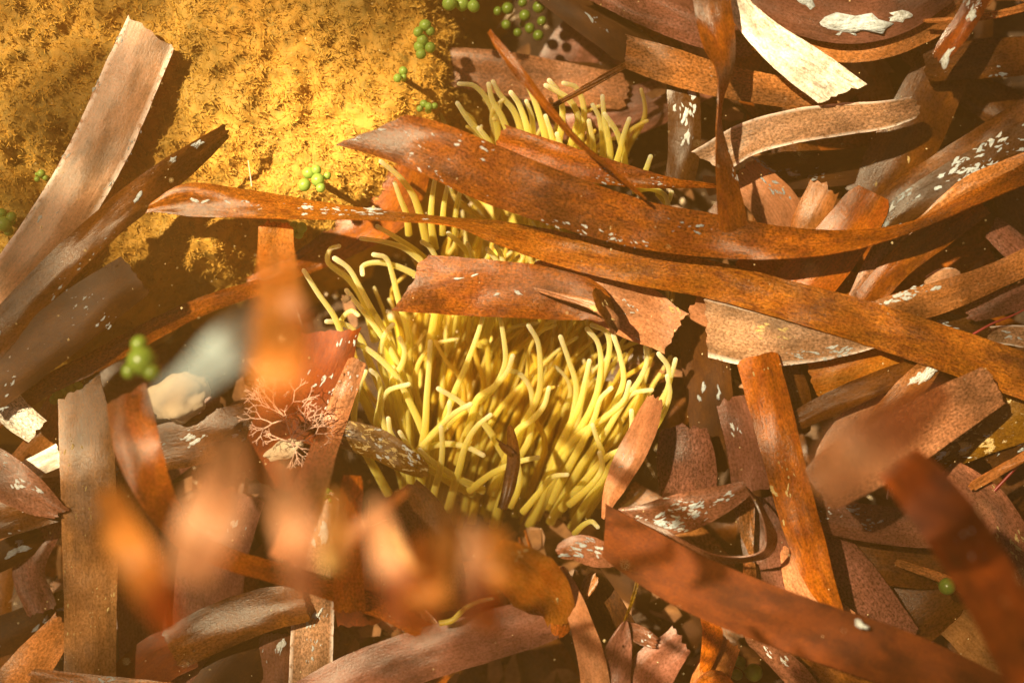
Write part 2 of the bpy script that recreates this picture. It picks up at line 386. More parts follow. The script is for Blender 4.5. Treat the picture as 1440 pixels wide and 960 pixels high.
# ------------------------------------------------------------------ crust pieces (white growths on the leaves, some painted highlights)
CR = []
for i in range(7):
    rnd = random.Random(i); V = [(0, 0, .22)]; n = 13
    rad = [rnd.uniform(.5, 1.25) for _ in range(n)]
    el = rnd.uniform(.5, .95)
    for ring, (q, h) in enumerate(((.55, .27), (.95, .10), (1.0, -.12))):
        for k in range(n):
            a = 2 * math.pi * k / n; V.append((math.cos(a) * rad[k] * q, math.sin(a) * rad[k] * q * el, h + rnd.uniform(-.16, .20) * (1 if ring < 2 else .3)))
    F = [(0, 1 + k, 1 + (k + 1) % n) for k in range(n)]
    for r_ in range(2):
        F += [(1 + r_ * n + k, 1 + (r_ + 1) * n + k, 1 + (r_ + 1) * n + (k + 1) % n, 1 + r_ * n + (k + 1) % n) for k in range(n)]
    row = {}
    for mk in ('crustwhite', 'crustgrey', 'crustgold'):
        me = bpy.data.meshes.new('crust'); me.from_pydata(V, [], F); me.polygons.foreach_set('use_smooth', [True] * len(me.polygons)); me.materials.append(M[mk]); row[mk] = me
    CR.append(row)

# ------------------------------------------------------------------ ribbons
TH = .00022
def ribbon(name, mat, pts, e0=(0, 0), e1=(0, 0), j0=4.6, j1=4.6, cup=.6, wave=1.0, parent=None, cols=9, nick=.7, seed=None):
    """a strap leaf: pts are (x, y, apparent width, z mm[, tilt mm]) stations, e0/e1 lengthen the two sides at the ends"""
    rnd = random.Random(seed if seed is not None else hash((pts[0][0], pts[0][1], len(pts))))
    st = [list(p) + [0] * (5 - len(p)) for p in pts]
    T = [0]
    for a, b in zip(st, st[1:]): T.append(T[-1] + max(1, math.hypot(b[0] - a[0], b[1] - a[1])))
    sd_ = rnd.uniform(0, 99)
    rows = max(5, int(T[-1] / 9)); 
    rd0 = rnd.uniform(0, 9) if e0 == (0, 0) else 0; rd1 = rnd.uniform(0, 9) if e1 == (0, 0) else 0
    jag = lambda u, j, o: j * (noise.noise(Vector((u * 3.3, sd_, o))) * 1.4 + noise.noise(Vector((u * 9, sd_, o))) * .9)
    if max(j0, j1) > 3: cols = 15
    top = []; info = []
    for i in range(rows + 1):
        v = i / rows
        for j in range(cols):
            u = -1 + 2 * j / (cols - 1)
            s0 = T[0] - (e0[0] * (1 - u) / 2 + e0[1] * (1 + u) / 2) - jag(u, j0, 0)
            s1 = T[-1] + (e1[0] * (1 - u) / 2 + e1[1] * (1 + u) / 2) + jag(u, j1, 7)
            if rd0: s0 += rd0 * abs(u) ** 4
            if rd1: s1 -= rd1 * abs(u) ** 4
            s = s0 + (s1 - s0) * v
            q = interp(st, s, T); q1 = interp(st, s + 2, T); q0 = interp(st, s - 2, T)
            dx, dy = q1[0] - q0[0], q1[1] - q0[1]; l = math.hypot(dx, dy) or 1
            nx, ny = -dy / l, dx / l
            w = max(.6, q[2]) / 2
            ww = w + nick * (noise.noise(Vector((s * .045, sd_, u))) + .6 * noise.noise(Vector((s * .19, sd_, u)))) * abs(u)
            z = q[3] + q[4] / 2 * u - cup * u * u * (w / 35) + wave * .9 * noise.noise(Vector((s * .011, u * .8, sd_))) + .12 * wave * noise.noise(Vector((s * .05, u * 3, sd_)))
            top.append(at(q[0] + nx * ww * u, q[1] + ny * ww * u, z))
            wt = math.hypot(2 * w * K, q[4] / 1000)
            info.append((u * wt / 2 * 100, s * K * 100, (u + 1) / 2, v))
    N = []
    for i in range(rows + 1):
        for j in range(cols):
            a = top[min(rows, i + 1) * cols + j] - top[max(0, i - 1) * cols + j]
            b = top[i * cols + min(cols - 1, j + 1)] - top[i * cols + max(0, j - 1)]
            n = b.cross(a)
            N.append(n.normalized() if n.length > 0 else Vector((0, 0, 1)))
    V = list(top) + [p - n * TH for p, n in zip(top, N)]
    n0 = len(top)
    F = []
    for i in range(rows):
        for j in range(cols - 1):
            a, b, c, d = i * cols + j, i * cols + j + 1, (i + 1) * cols + j + 1, (i + 1) * cols + j
            F.append((a, b, c, d)); F.append((n0 + d, n0 + c, n0 + b, n0 + a))
    idx = info + info
    loop = [j for j in range(cols)] + [i * cols + cols - 1 for i in range(1, rows + 1)] + [rows * cols + j for j in range(cols - 2, -1, -1)] + [i * cols for i in range(rows - 1, 0, -1)]
    b0 = len(V)
    for k in loop: V.append(V[k]); V.append(V[n0 + k]); idx = idx + [info[k], info[k]]
    L = len(loop)
    for k in range(L):
        a = b0 + 2 * k; b = b0 + 2 * ((k + 1) % L)
        F.append((a, a + 1, b + 1, b))
    loc = top[(rows // 2) * cols + cols // 2].copy() if parent is None else Vector(parent.location)
    o = mesh_obj(name, V, F, M[mat], None, loc, True, [(q[0], q[1]) for q in idx], [(q[2], q[3]) for q in idx])
    if parent is not None: o.parent = parent; o.location = (0, 0, 0)
    return o, top, N, rows, cols

NLEAF = 0
def L(label, mat, pts, crust=None, fold=None, group=None, cat='seagrass leaf', name='seagrass_leaf', **kw):
    global NLEAF; NLEAF += 1
    o, top, N, rows, cols = ribbon(name, mat, pts, seed=NLEAF * 13 + 1, **kw)
    tag(o, label, cat, group)
    if crust:
        rnd = random.Random(NLEAF)
        for (cnt, v0, v1, u0, u1, size, cm) in crust:
            if 9 < cnt: cnt = int(cnt * 1.25); size *= .88
            for k in range(cnt):
                if k % 6 == 0 or cnt < 5: cv, cu = rnd.uniform(v0, v1), rnd.uniform(u0, u1)
                v = min(v1, max(v0, cv + rnd.gauss(0, .025))); u = min(u1, max(u0, cu + rnd.gauss(0, .22)))
                i = min(rows, max(0, int(v * rows))); j = min(cols - 1, max(0, int((u + 1) / 2 * (cols - 1) + .5)))
                p = top[i * cols + j]; n = N[i * cols + j]
                # step off the grid point a little
                a = top[min(rows, i + 1) * cols + j] - p if i < rows else Vector((0, 0, 0))
                b = top[i * cols + min(cols - 1, j + 1)] - p
                p = p + a * rnd.random() + b * (rnd.random() - .5)
                c = bpy.data.objects.new('crust', CR[rnd.randrange(7)][cm]); COL.objects.link(c)
                c.parent = o; c.location = p - o.location
                ii = min(rows - 1, i); tg = (top[(ii + 1) * cols + j] - top[ii * cols + j]).normalized()
                by = n.cross(tg).normalized(); tg = by.cross(n).normalized()
                q = Matrix((tg, by, n)).transposed().to_quaternion(); c.rotation_mode = 'QUATERNION'
                c.rotation_quaternion = q @ Matrix.Rotation(rnd.uniform(-.5, .5) + rnd.choice((0, math.pi)), 3, 'Z').to_quaternion()
                s = size * K * (.22 + .85 * rnd.random() ** 2 if cnt > 4 else 1) / 2; c.scale = (s * rnd.uniform(1, 1.9), s * rnd.uniform(.6, 1), s * .6)
    return o
G = 'dead seagrass leaves lying in the litter'

# ---- upper left, on the rock
L('wide pale pinkish square-ended leaf with white flecked edges slanting over the golden rock', 'pale',
  [(213, 44, 78, .5), (180, 118, 82, .8), (142, 205, 82, 1.5), (88, 300, 80, 2), (22, 390, 76, 2), (-50, 470, 76, 0)], e0=(-8, 8), group=G,
  crust=[(22, .05, .6, .80, .99, 7, 'crustwhite'), (14, .15, .5, -.99, -.8, 7, 'crustwhite'), (8, .4, .8, -.6, .7, 8, 'crustwhite')])
L('dark brown shiny leaf crossing the wide pale leaf from the left edge', 'brown',
  [(316, 186, 20, 5, 3), (272, 220, 36, 6, 4), (215, 262, 46, 7.5, 3), (150, 315, 46, 8, 2), (90, 370, 48, 9), (28, 436, 52, 9), (-40, 510, 52, 9)], e0=(2, 8), group=G,
  crust=[(26, .4, .95, -.9, .9, 7, 'crustgrey'), (4, .0, .4, -.5, .8, 12, 'crustgrey')])
L('narrow golden leaf sliver squeezed beneath the dark brown shiny leaf at the left', 'golden',
  [(152, 348, 10, 3), (120, 380, 24, 4), (85, 418, 26, 5), (40, 462, 18, 6), (-15, 515, 14, 6)], group=G)
L('dark greyish brown leaf with torn upper right end and bluish specks, left edge', 'dark',
  [(188, 388, 66, 8), (120, 436, 76, 9), (50, 490, 78, 9), (-40, 556, 80, 9)], e0=(4, 2), j0=5, group=G,
  crust=[(34, .05, .95, -.95, .95, 7, 'crustgrey')])
L('slim rusty leaf rising from the left edge along the shaded foot of the rock', 'rust',
  [(-20, 600, 26, 2), (60, 545, 28, 3), (130, 510, 30, 2), (200, 472, 30, 0), (280, 432, 26, -4), (370, 402, 22, -8)], group=G)
L('upright buff leaf with grainy bumps down the left side of the photo', 'bumpy',
  [(112, 545, 62, 3), (120, 600, 76, 4), (124, 680, 78, 5), (126, 770, 78, 5), (127, 860, 74, 4), (126, 1000, 74, 3)], e0=(12, -14), j0=4, group=G,
  crust=[(40, .1, .9, -.95, .9, 7, 'crustgold')])
L('red orange leaf beside the buff leaf, curving down into a thin strip', 'orange',
  [(178, 552, 60, 26), (194, 630, 66, 30), (222, 700, 50, 30, 3), (262, 756, 34, 26, 5), (330, 788, 30, 22, 5), (400, 808, 30, 18, 4), (470, 830, 29, 14, 3), (550, 862, 28, 10, 2), (628, 904, 26, 8)],
  e0=(8, -8), j0=5, group=G)
L('whitish pitted leaf scrap pointing right, just left of the buff leaf', 'white',
  [(-20, 690, 26, 1), (30, 665, 28, 2), (82, 640, 32, 2)], e1=(4, 0), j1=1, group=G)
L('streaky brown leaf with white patches pointing down right at the left edge', 'pinkcrust',
  [(-50, 640, 60, 6), (0, 668, 66, 6), (50, 700, 50, 6), (84, 720, 22, 6)], e1=(10, -4), group=G, crust=[(14, .2, .9, -.8, .8, 12, 'crustwhite')])
L('dim brown leaf with pale streaks under the streaky white patched leaf', 'brown',
  [(-30, 740, 50, 2), (30, 722, 52, 2), (84, 712, 40, 1)], group=G, crust=[(8, .1, .9, -.8, .8, 12, 'crustwhite')])
L('dark leaf with a pale cyan crust patch at the left edge', 'dark',
  [(-40, 800, 40, -4), (10, 778, 40, -4), (60, 752, 34, -5)], group=G, crust=[(10, .35, .85, -.7, .7, 16, 'crustgrey')])
L('white sparkling leaf scrap with bluish rim at the left edge', 'white',
  [(4, 560, 44, 5), (24, 584, 46, 5), (52, 606, 40, 5)], j0=3, j1=3, group=G, crust=[(16, .1, .9, -.8, .8, 9, 'crustwhite')])  # the scrap's glare is put in as white colour and flecks
L('dim brown leaf behind the white sparkling scrap at the left edge', 'tan',
  [(86, 560, 40, -6), (60, 620, 46, -6), (10, 680, 44, -8), (-40, 730, 44, -8)], group=G)
L('dull brown leaf corner in the bottom left corner of the photo', 'tan',
  [(88, 880, 40, 2), (52, 925, 56, 1), (0, 990, 70, 0)], e0=(0, 10), group=G)
L('leaf with pale flecks running along the bottom edge at the left', 'tan',
  [(40, 950, 24, 8), (120, 962, 30, 8), (220, 972, 30, 8), (320, 985, 30, 7)], group=G, crust=[(7, .05, .4, -.8, .8, 16, 'crustwhite')])
L('dark brown leaf slanting beneath the buff leaf at lower left', 'pinkdark',
  [(60, 860, 44, -5), (40, 800, 46, -5), (66, 740, 44, -6), (100, 680, 40, -8)], group=G)
L('black brown leaf lying in the hollow at lower left', 'dark',
  [(-30, 905, 56, -9), (40, 880, 56, -9), (100, 850, 50, -10)], group=G, crust=[(4, .5, .9, -.5, .5, 12, 'crustgrey')])
L('brown hazy leaf standing behind the red orange curved leaf', 'pinkdark',
  [(180, 640, 60, -6), (190, 760, 70, -6), (200, 880, 70, -8), (205, 990, 70, -8)], group=G, crust=[(6, .0, .35, -.2, .8, 12, 'crustwhite')])
L('deep red leaf lying low left of the bottom centre', 'red',
  [(280, 905, 60, -3), (225, 925, 70, -2), (170, 975, 70, -2)], e0=(-10, 14), group=G)
L('dark brown crusted leaf beside the pale stone, left of the pink branching alga', 'brown',
  [(214, 632, 62, -2), (270, 620, 70, -1), (340, 600, 66, 0), (400, 575, 50, -2)], group=G,
  crust=[(16, .0, .7, -.9, .9, 11, 'crustwhite'), (6, 0, .3, -.9, .2, 16, 'crustwhite')])
L('mauve leaf with scattered white discs behind the thin orange strip, lower left', 'pinkdark',
  [(330, 690, 90, -4), (300, 780, 96, -4), (290, 880, 96, -5), (285, 990, 90, -6)], group=G,
  crust=[(14, .1, .9, -.8, .9, 16, 'crustwhite')])
L('rounded brown leaf end above the pale flecked strip at lower left of centre', 'brown',
  [(240, 915, 60, 3), (300, 884, 66, 3), (370, 858, 62, 4), (424, 848, 54, 4)], e1=(4, 6), j1=4, group=G)
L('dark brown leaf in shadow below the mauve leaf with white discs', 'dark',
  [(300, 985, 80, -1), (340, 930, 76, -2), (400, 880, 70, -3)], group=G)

# ---- centre left
L('red brown leaf with a ragged top and white specks below the left tentacles', 'red',
  [(470, 462, 70, 2), (446, 520, 96, 3), (410, 590, 100, 3), (372, 680, 90, 0)], e0=(16, -22), j0=5, group=G,
  crust=[(26, .0, .6, -.8, .7, 9, 'crustwhite')])
L('blurred pink leaf slanting down left from the tentacles past the branching alga', 'pink',
  [(504, 505, 26, 7), (486, 550, 32, 6), (462, 615, 36, 8), (436, 690, 46, 40), (404, 790, 54, 60)], j0=3, group=G,
  crust=[(12, .0, .15, -.8, .8, 7, 'crustwhite')])
L('tall blurred orange leaf with a sharp pale top, standing left of the tentacles', 'veilorange',
  [(388, 312, 48, 4), (388, 350, 52, 14), (392, 410, 64, 105), (392, 480, 76, 135), (390, 540, 72, 140), (389, 580, 50, 135)], j1=9, j0=4, group=G)
L('short blurred pale orange leaf knob beside the tall blurred orange leaf', 'veilpink',
  [(404, 415, 22, 125), (418, 450, 36, 125), (420, 490, 36, 120), (408, 540, 26, 100)], group=G)
L('out of focus blue grey leaf between the rock hollow and the tall orange leaf', 'blue',
  [(374, 432, 24, 120), (346, 464, 50, 130), (314, 494, 60, 135), (276, 528, 50, 130), (236, 560, 40, 125), (214, 580, 16, 120)], group=G)
L('brown leaf covered in yellow white dots between the alga and the tentacles', 'crust',
  [(455, 604, 34, 4), (490, 612, 42, 5), (530, 624, 44, 5), (572, 648, 36, 5), (600, 664, 20, 3)], group=G,
  crust=[(90, .05, .95, -.9, .9, 10, 'crustgold'), (50, .05, .95, -.9, .9, 8, 'crustwhite')])
L('bright pale pink leaf lit by the sun, lower left of the anemone', 'pale',
  [(452, 690, 50, 1), (448, 740, 60, 3), (444, 800, 62, 3), (440, 860, 60, 1), (436, 980, 62, 0)], j0=4, group=G,
  crust=[(10, .05, .3, -.8, .8, 18, 'crustwhite'), (18, .6, .98, -.9, .9, 15, 'crustwhite')])
L('rounded orange leaf tip standing up just right of the bright pale pink leaf', 'orange',
  [(496, 664, 22, 18), (495, 680, 31, 20), (492, 720, 33, 24), (488, 780, 40, 24), (492, 860, 46, 14)], j0=0, e0=(-4, -4), group=G)
L('mauve crusted leaf under the red strip at bottom left of centre', 'pinkcrust',
  [(400, 890, 70, -2), (395, 990, 74, -2)], group=G, crust=[(16, .1, .9, -.9, .9, 14, 'crustwhite')])
L('deep orange leaf behind the anemone between the two long crossing leaves', 'rust',
  [(572, 222, 76, -10), (548, 280, 84, -12), (500, 325, 60, -14), (420, 372, 34, -14), (350, 400, 20, -16)], group=G)

# ---- the long leaves over the anemone
L('longest leaf, white flecked strip at left twisting into a broad ochre speckled blade', 'speckled',
  [(212, 292, 12, 7), (262, 281, 46, 7), (330, 285, 42, 7, 3), (400, 291, 32, 8, 5), (480, 298, 20, 8, 6), (560, 304, 13, 9, 7), (640, 312, 12, 9, 7), (700, 326, 32, 8, 5), (790, 350, 48, 7, 2),
   (900, 375, 53, 7), (1000, 393, 53, 6), (1100, 420, 55, 6), (1200, 448, 60, 6), (1320, 487, 63, 6), (1480, 542, 66, 6)], e0=(0, 8), group=G,
  crust=[(24, .05, .3, -.9, .9, 11, 'crustwhite'), (10, .17, .28, -.8, .2, 14, 'crustwhite')])
L('broad dark rust leaf with slanted torn left end, arching over the upper anemone', 'rust',
  [(525, 186, 62, 14), (600, 206, 76, 15), (693, 246, 82, 14), (800, 285, 75, 13), (900, 315, 68, 12), (1000, 331, 62, 11), (1100, 341, 46, 11, 3), (1200, 337, 28, 10, 5), (1290, 315, 13, 10, 5), (1360, 282, 20, 9, 5), (1460, 236, 30, 8, 4)],
  e0=(-38, 48), j0=4, group=G, crust=[(26, .0, .15, -.9, .9, 8, 'crustwhite'), (34, .1, .45, .72, .99, 8, 'crustwhite'), (8, .3, .5, -.5, .8, 10, 'crustgrey')])
L('orange pink leaf behind the broad rust leaf, its tip tapering to the right', 'orange',
  [(700, 196, 46, 8), (760, 216, 46, 8), (830, 236, 40, 8), (895, 250, 28, 7), (950, 258, 14, 7), (1006, 262, 5, 6)], group=G,
  crust=[(24, .4, .9, -.6, .8, 6, 'crustwhite')])
L('thin brown frayed blade lying diagonally across the upper tentacles', 'rust',
  [(688, 44, 5, 20), (706, 70, 13, 20), (735, 107, 14, 20), (770, 151, 12, 19), (813, 199, 9, 18), (860, 238, 6, 17), (907, 279, 3, 16)], j0=3, nick=.3, group=G)
L('slim brown splinter running up right behind the upper tentacles', 'brown',
  [(880, 92, 7, 0), (830, 120, 8, 0), (775, 150, 5, 0)], nick=.2, group=G)
L('short broad rust leaf with ragged left end over the middle of the anemone', 'rust',
  [(585, 398, 82, 5), (640, 402, 82, 5), (710, 407, 79, 5), (780, 413, 73, 5), (830, 424, 56, 5), (858, 444, 26, 5)], e0=(-12, 30), j0=5, group=G,
  crust=[(4, .1, .6, -.9, .2, 8, 'crustwhite')])
L('pale curled sliver on the right end of the short broad leaf', 'pink',
  [(750, 405, 2, 7), (785, 415, 7, 9, .5), (820, 424, 12, 10, 1), (845, 434, 15, 11, 1), (864, 452, 16, 11, 2), (862, 470, 9, 10, 2)], j0=0, group=G, nick=.4,
  crust=[(3, .6, .9, -.5, .5, 12, 'crustgold')])
L('brown crumpled leaf bit sticking up beside the pale curled sliver', 'brown',
  [(836, 406, 10, 10), (846, 424, 20, 11, 4), (858, 446, 16, 12, 6), (862, 462, 8, 11, 3)], j0=3, j1=3, group=G, crust=[(5, .1, .8, -.7, .7, 7, 'crustgold')])
L('pinkish torn leaf end beneath the longest leaf, right of the pale curled sliver', 'pink',
  [(745, 385, 40, 2), (800, 398, 62, 2), (850, 418, 76, 2), (900, 441, 80, 2), (938, 462, 66, 2)], e1=(14, 10), j1=5, group=G,
  crust=[(40, .3, .9, -.2, .9, 5, 'crustwhite'), (8, .85, .98, -.8, -.3, 10, 'crustgold')])

# ---- top
L('hazy pink leaf lying behind the upper tentacles next to the rock', 'pink',
  [(600, 92, 50, -16), (690, 100, 60, -15), (780, 116, 62, -15), (880, 130, 50, -16)], group=G)
L('dark brown leaf slanting in from the top edge left of the pale torn leaf', 'dark',
  [(740, -50, 56, -8), (800, 0, 56, -8), (860, 45, 56, -8), (930, 95, 50, -9)], group=G, crust=[(7, .3, .8, -.6, .8, 10, 'crustgrey')])
L('dim brown leaf across the top edge above the pale torn leaf', 'pinkdark',
  [(820, -30, 46, -3), (900, 10, 46, -3), (980, 42, 46, -3), (1060, 66, 40, -4)], group=G)
L('pale brown leaf with a square torn whitish left end, upper right of the anemone', 'tan',
  [(885, 74, 46, 4), (940, 92, 52, 4), (1000, 110, 48, 3), (1080, 126, 44, 2), (1180, 140, 42, 1)], e0=(12, -2), j0=3, group=G,
  crust=[(5, .1, .5, -.6, .2, 9, 'crustgrey')])
L('sunlit white leaf peppered with dark specks, cut square at its lower end', 'white',
  [(1016, -40, 28, 9), (1036, 4, 34, 9), (1066, 40, 44, 9), (1108, 76, 56, 9), (1150, 106, 62, 8), (1180, 128, 62, 8)], e1=(26, -14), j1=4, group=G)
L('narrow twisted leaf hanging straight down from the top edge, pinched thin in the middle', 'rust',
  [(996, -30, 52, 14), (1004, 20, 52, 14), (1012, 60, 46, 14, 4), (1020, 95, 26, 14, 5), (1014, 140, 7, 14, 6), (1012, 180, 8, 13, 6), (1018, 225, 22, 13, 4), (1026, 280, 36, 12, 2), (1034, 340, 44, 10)], group=G,
  crust=[(10, .55, .95, -.95, -.7, 6, 'crustwhite')])
L('pale arched leaf with a bitten left end, below the sunlit white leaf', 'pale',
  [(1000, 226, 50, 5), (1050, 196, 48, 6), (1110, 179, 48, 6), (1180, 168, 46, 5), (1240, 162, 40, 4), (1290, 150, 30, 2)], e0=(16, -6), j0=5, group=G)
L('dark upright leaf patched with bright white crust, right of the upper tentacles', 'darkcrust',
  [(958, 100, 44, 1), (962, 150, 46, 1), (962, 210, 46, 0), (955, 262, 40, -1)], group=G, crust=[(26, .1, .6, -.6, .6, 16, 'crustwhite')])
L('dark reddish leaf with large white oval patches along the top right edge', 'pinkdark',
  [(1040, -20, 60, 3), (1110, 12, 64, 3), (1190, 30, 64, 3), (1260, 20, 58, 3), (1330, -20, 50, 3)], group=G,
  crust=[(1, .55, .57, .1, .2, 60, 'crustgrey'), (1, .32, .34, -.7, -.6, 34, 'crustgrey'), (1, .75, .77, .1, .2, 26, 'crustwhite'), (8, .2, .8, -.5, .6, 12, 'crustgrey')])
L('brown arched leaf under the white patched reddish leaf at the top right', 'tan',
  [(1120, 50, 26, 0), (1170, 64, 44, 0), (1240, 62, 42, 0), (1310, 36, 36, 0), (1390, -10, 34, 0)], group=G)
L('glossy dark red leaf with painted white highlights in the upper right', 'glossy',
  [(1318, 86, 20, 9, 4), (1334, 62, 30, 9, 3), (1356, 32, 32, 9, 2), (1384, -20, 34, 9, 2)], j0=3, group=G,
  crust=[(6, .0, .18, -.7, .7, 24, 'crustwhite'), (5, .3, .7, -.3, .8, 18, 'crustwhite'), (10, .4, .9, -.8, .8, 8, 'crustwhite')])  # white crust pieces stand in for the leaf's highlights
L('thin pale leaf rim running to the right edge behind the glossy red leaf', 'tan',
  [(1300, 30, 6, 4), (1360, 26, 9, 4), (1420, 16, 10, 4), (1470, 0, 12, 4)], group=G)
L('wide dim brown leaf at the right edge below the glossy red leaf', 'brown',
  [(1300, 94, 44, -3), (1360, 84, 56, -3), (1420, 80, 56, -3), (1490, 74, 50, -3)], group=G, crust=[(5, .5, .9, -.8, .8, 14, 'crustgrey')])
L('wide dark brown leaf standing in shadow right of the pale arched leaf', 'brown',
  [(1345, 60, 70, -7), (1310, 130, 84, -7), (1270, 210, 90, -8), (1225, 290, 86, -9)], group=G, crust=[(3, .6, .9, -.5, .5, 8, 'crustgold')])
L('brown red leaf rising from the rounded leaf end to the upper right edge', 'brown',
  [(1215, 330, 40, 1), (1262, 280, 42, 2), (1320, 240, 44, 2), (1390, 196, 46, 2), (1480, 140, 46, 2)], group=G)
L('blackish leaf densely frosted with silver crust, running to the right edge', 'darkcrust',
  [(1222, 338, 22, 4), (1262, 300, 38, 4), (1320, 262, 44, 5), (1390, 224, 48, 5), (1480, 180, 50, 5)], group=G,
  crust=[(120, .0, .98, -.9, .8, 11, 'crustgrey'), (20, .0, .9, -.95, -.6, 10, 'crustwhite')])
L('tan twisted leaf emerging beneath the silver frosted leaf near the right edge', 'tan',
  [(1262, 338, 4, 5), (1310, 300, 16, 6), (1360, 265, 30, 6), (1400, 248, 34, 6), (1480, 215, 30, 6)], group=G)
L('reddish leaf with a smooth rounded upper end right of the narrow twisted leaf', 'orange',
  [(1232, 268, 40, 5), (1222, 284, 62, 5), (1196, 320, 72, 5), (1150, 378, 78, 3), (1100, 430, 78, 1)], j0=0, e0=(-2, -6), group=G)
L('pink brown leaf patch behind the lower end of the narrow twisted leaf', 'pink',
  [(1040, 240, 56, -3), (1090, 290, 66, -3), (1120, 350, 66, -4)], group=G, crust=[(22, .0, .5, -1, -.3, 12, 'crustgrey')])
L('tan leaf corner left of the rounded reddish leaf', 'tan',
  [(1160, 262, 44, -1), (1140, 310, 50, -1), (1120, 380, 50, -2)], group=G)
L('dark leaf in the gap between the pale arched leaf and the pink brown patch', 'dark',
  [(1030, 250, 50, -8), (1110, 240, 54, -8), (1190, 235, 50, -9), (1260, 220, 40, -10)], group=G, crust=[(26, .15, .6, .0, .9, 12, 'crustgrey')])

# ---- right, middle
L('pale orange triangular leaf fold right of the rounded reddish leaf, under the tapering rust leaf', 'pink',
  [(1292, 318, 30, 2), (1255, 350, 50, 2), (1225, 400, 46, 2), (1195, 450, 30, 1)], group=G)
L('brown orange leaf rising to the upper right from the middle of the longest leaf', 'rust',
  [(1215, 428, 40, 3), (1262, 374, 40, 3), (1315, 330, 46, 3), (1380, 282, 44, 3)], group=G)
L('orange leaf stretch between the two long crossing leaves at their right crossing', 'orange',
  [(1050, 350, 60, -2), (1100, 385, 70, -2), (1170, 410, 70, -2), (1230, 420, 60, -3)], group=G)
L('tan leaf with white flaky upper edge rising right above the longest leaf', 'tan',
  [(1215, 446, 34, 3), (1280, 430, 46, 3), (1340, 412, 44, 3), (1400, 388, 38, 3), (1470, 356, 38, 3)], group=G, e0=(14, 0),
  crust=[(34, .02, .55, -.95, -.55, 12, 'crustwhite')])
L('pale hazy leaf scrap in the dark gap above the white flaked tan leaf', 'pale',
  [(1300, 404, 26, -4), (1325, 392, 30, -4), (1350, 384, 16, -5)], group=G)
L('pink brown leaf corner at the right edge above the dark gap', 'pinkdark',
  [(1394, 318, 34, -1), (1430, 350, 40, -1), (1480, 392, 40, -2)], group=G)
L('dim mauve leaf at the right edge under the white flaked tan leaf', 'pinkdark',
  [(1360, 440, 30, 0), (1410, 425, 36, 0), (1480, 400, 36, 0)], group=G)
L('pale striped leaf at the right edge just above the longest leaf', 'pale',
  [(1390, 470, 22, 1), (1430, 472, 30, 1), (1490, 480, 34, 1)], group=G, crust=[(8, .1, .9, -.7, .7, 10, 'crustwhite')])
L('crusty dark leaf bit under the pale striped leaf, right side', 'darkcrust',
  [(1318, 448, 26, -2), (1350, 458, 30, -2), (1400, 464, 30, -3)], group=G, crust=[(12, .0, .7, -.7, .7, 12, 'crustgrey')])
L('pale leaf with a deeply bitten left end and white lit rim, below the longest leaf', 'pale',
  [(1000, 460, 84, 5), (1060, 474, 82, 5), (1130, 478, 66, 5), (1190, 478, 44, 5), (1240, 476, 20, 5)], e0=(16, -4), j0=8, group=G,
  crust=[(40, .35, .85, .4, .95, 10, 'crustwhite'), (10, .3, .7, -.6, .2, 12, 'crustgold')])
L('pink leaf strip tucked behind the bitten pale leaf, touching the longest leaf', 'pink',
  [(975, 428, 40, 1), (1010, 442, 44, 1), (1060, 450, 40, 1)], j0=4, group=G)
L('bright orange leaf below the pointed right end of the bitten pale leaf', 'bright',
  [(1140, 534, 54, 1), (1180, 522, 60, 1), (1230, 506, 62, 1), (1270, 500, 40, 0)], group=G)
L('dim folded brown leaf rising right beneath the bright orange leaf', 'brown',
  [(1110, 596, 26, 4), (1160, 572, 34, 4), (1220, 545, 34, 4), (1280, 522, 30, 3), (1340, 508, 24, 2)], group=G)
L('dark red leaf triangle between the long upright leaf and the bright orange leaf', 'brown',
  [(1095, 505, 40, -1), (1115, 555, 50, -1), (1120, 610, 40, -3)], group=G)
L('tan leaf with a painted white highlight right below the longest leaf', 'tan',
  [(1320, 506, 20, 5), (1295, 530, 36, 5), (1250, 580, 40, 5), (1205, 640, 36, 3)], group=G, crust=[(2, .10, .14, -.1, .2, 26, 'crustwhite'), (3, .16, .25, .0, .3, 14, 'crustwhite')])  # the highlight is put on as white crust pieces
L('large hazy peach leaf slanting down left at the right of the photo', 'pink',
  [(1400, 540, 60, 10), (1330, 580, 76, 14), (1250, 630, 84, 20), (1180, 668, 84, 24), (1150, 690, 70, 24)], group=G)
L('peach leaf with a broad rounded lower end beside the long upright leaf', 'pink',
  [(1250, 560, 56, 0), (1220, 600, 80, 1), (1190, 650, 90, 2), (1172, 684, 62, 2)], e1=(4, 4), j1=0, group=G, crust=[(1, .88, .9, .1, .2, 10, 'crustwhite')])
L('leaf heavily plastered with pale yellow flakes at the right edge below the hazy peach leaf', 'crust',
  [(1250, 655, 50, 2), (1310, 628, 74, 2), (1380, 600, 80, 2), (1470, 570, 80, 2)], group=G,
  crust=[(90, .02, .6, -.9, .9, 16, 'crustgold'), (40, .02, .6, -.9, .9, 13, 'crustwhite')])
L('dark mauve leaf with silver discs at the right edge', 'darkcrust',
  [(1380, 640, 60, 0), (1430, 610, 66, 0), (1490, 580, 66, 0)], group=G, crust=[(10, .1, .8, -.8, .8, 16, 'crustgrey')])
L('thin tan stem-like leaf rising to the right edge, lower right', 'tan',
  [(1365, 685, 14, 5), (1400, 665, 14, 5), (1470, 625, 12, 5)], group=G)
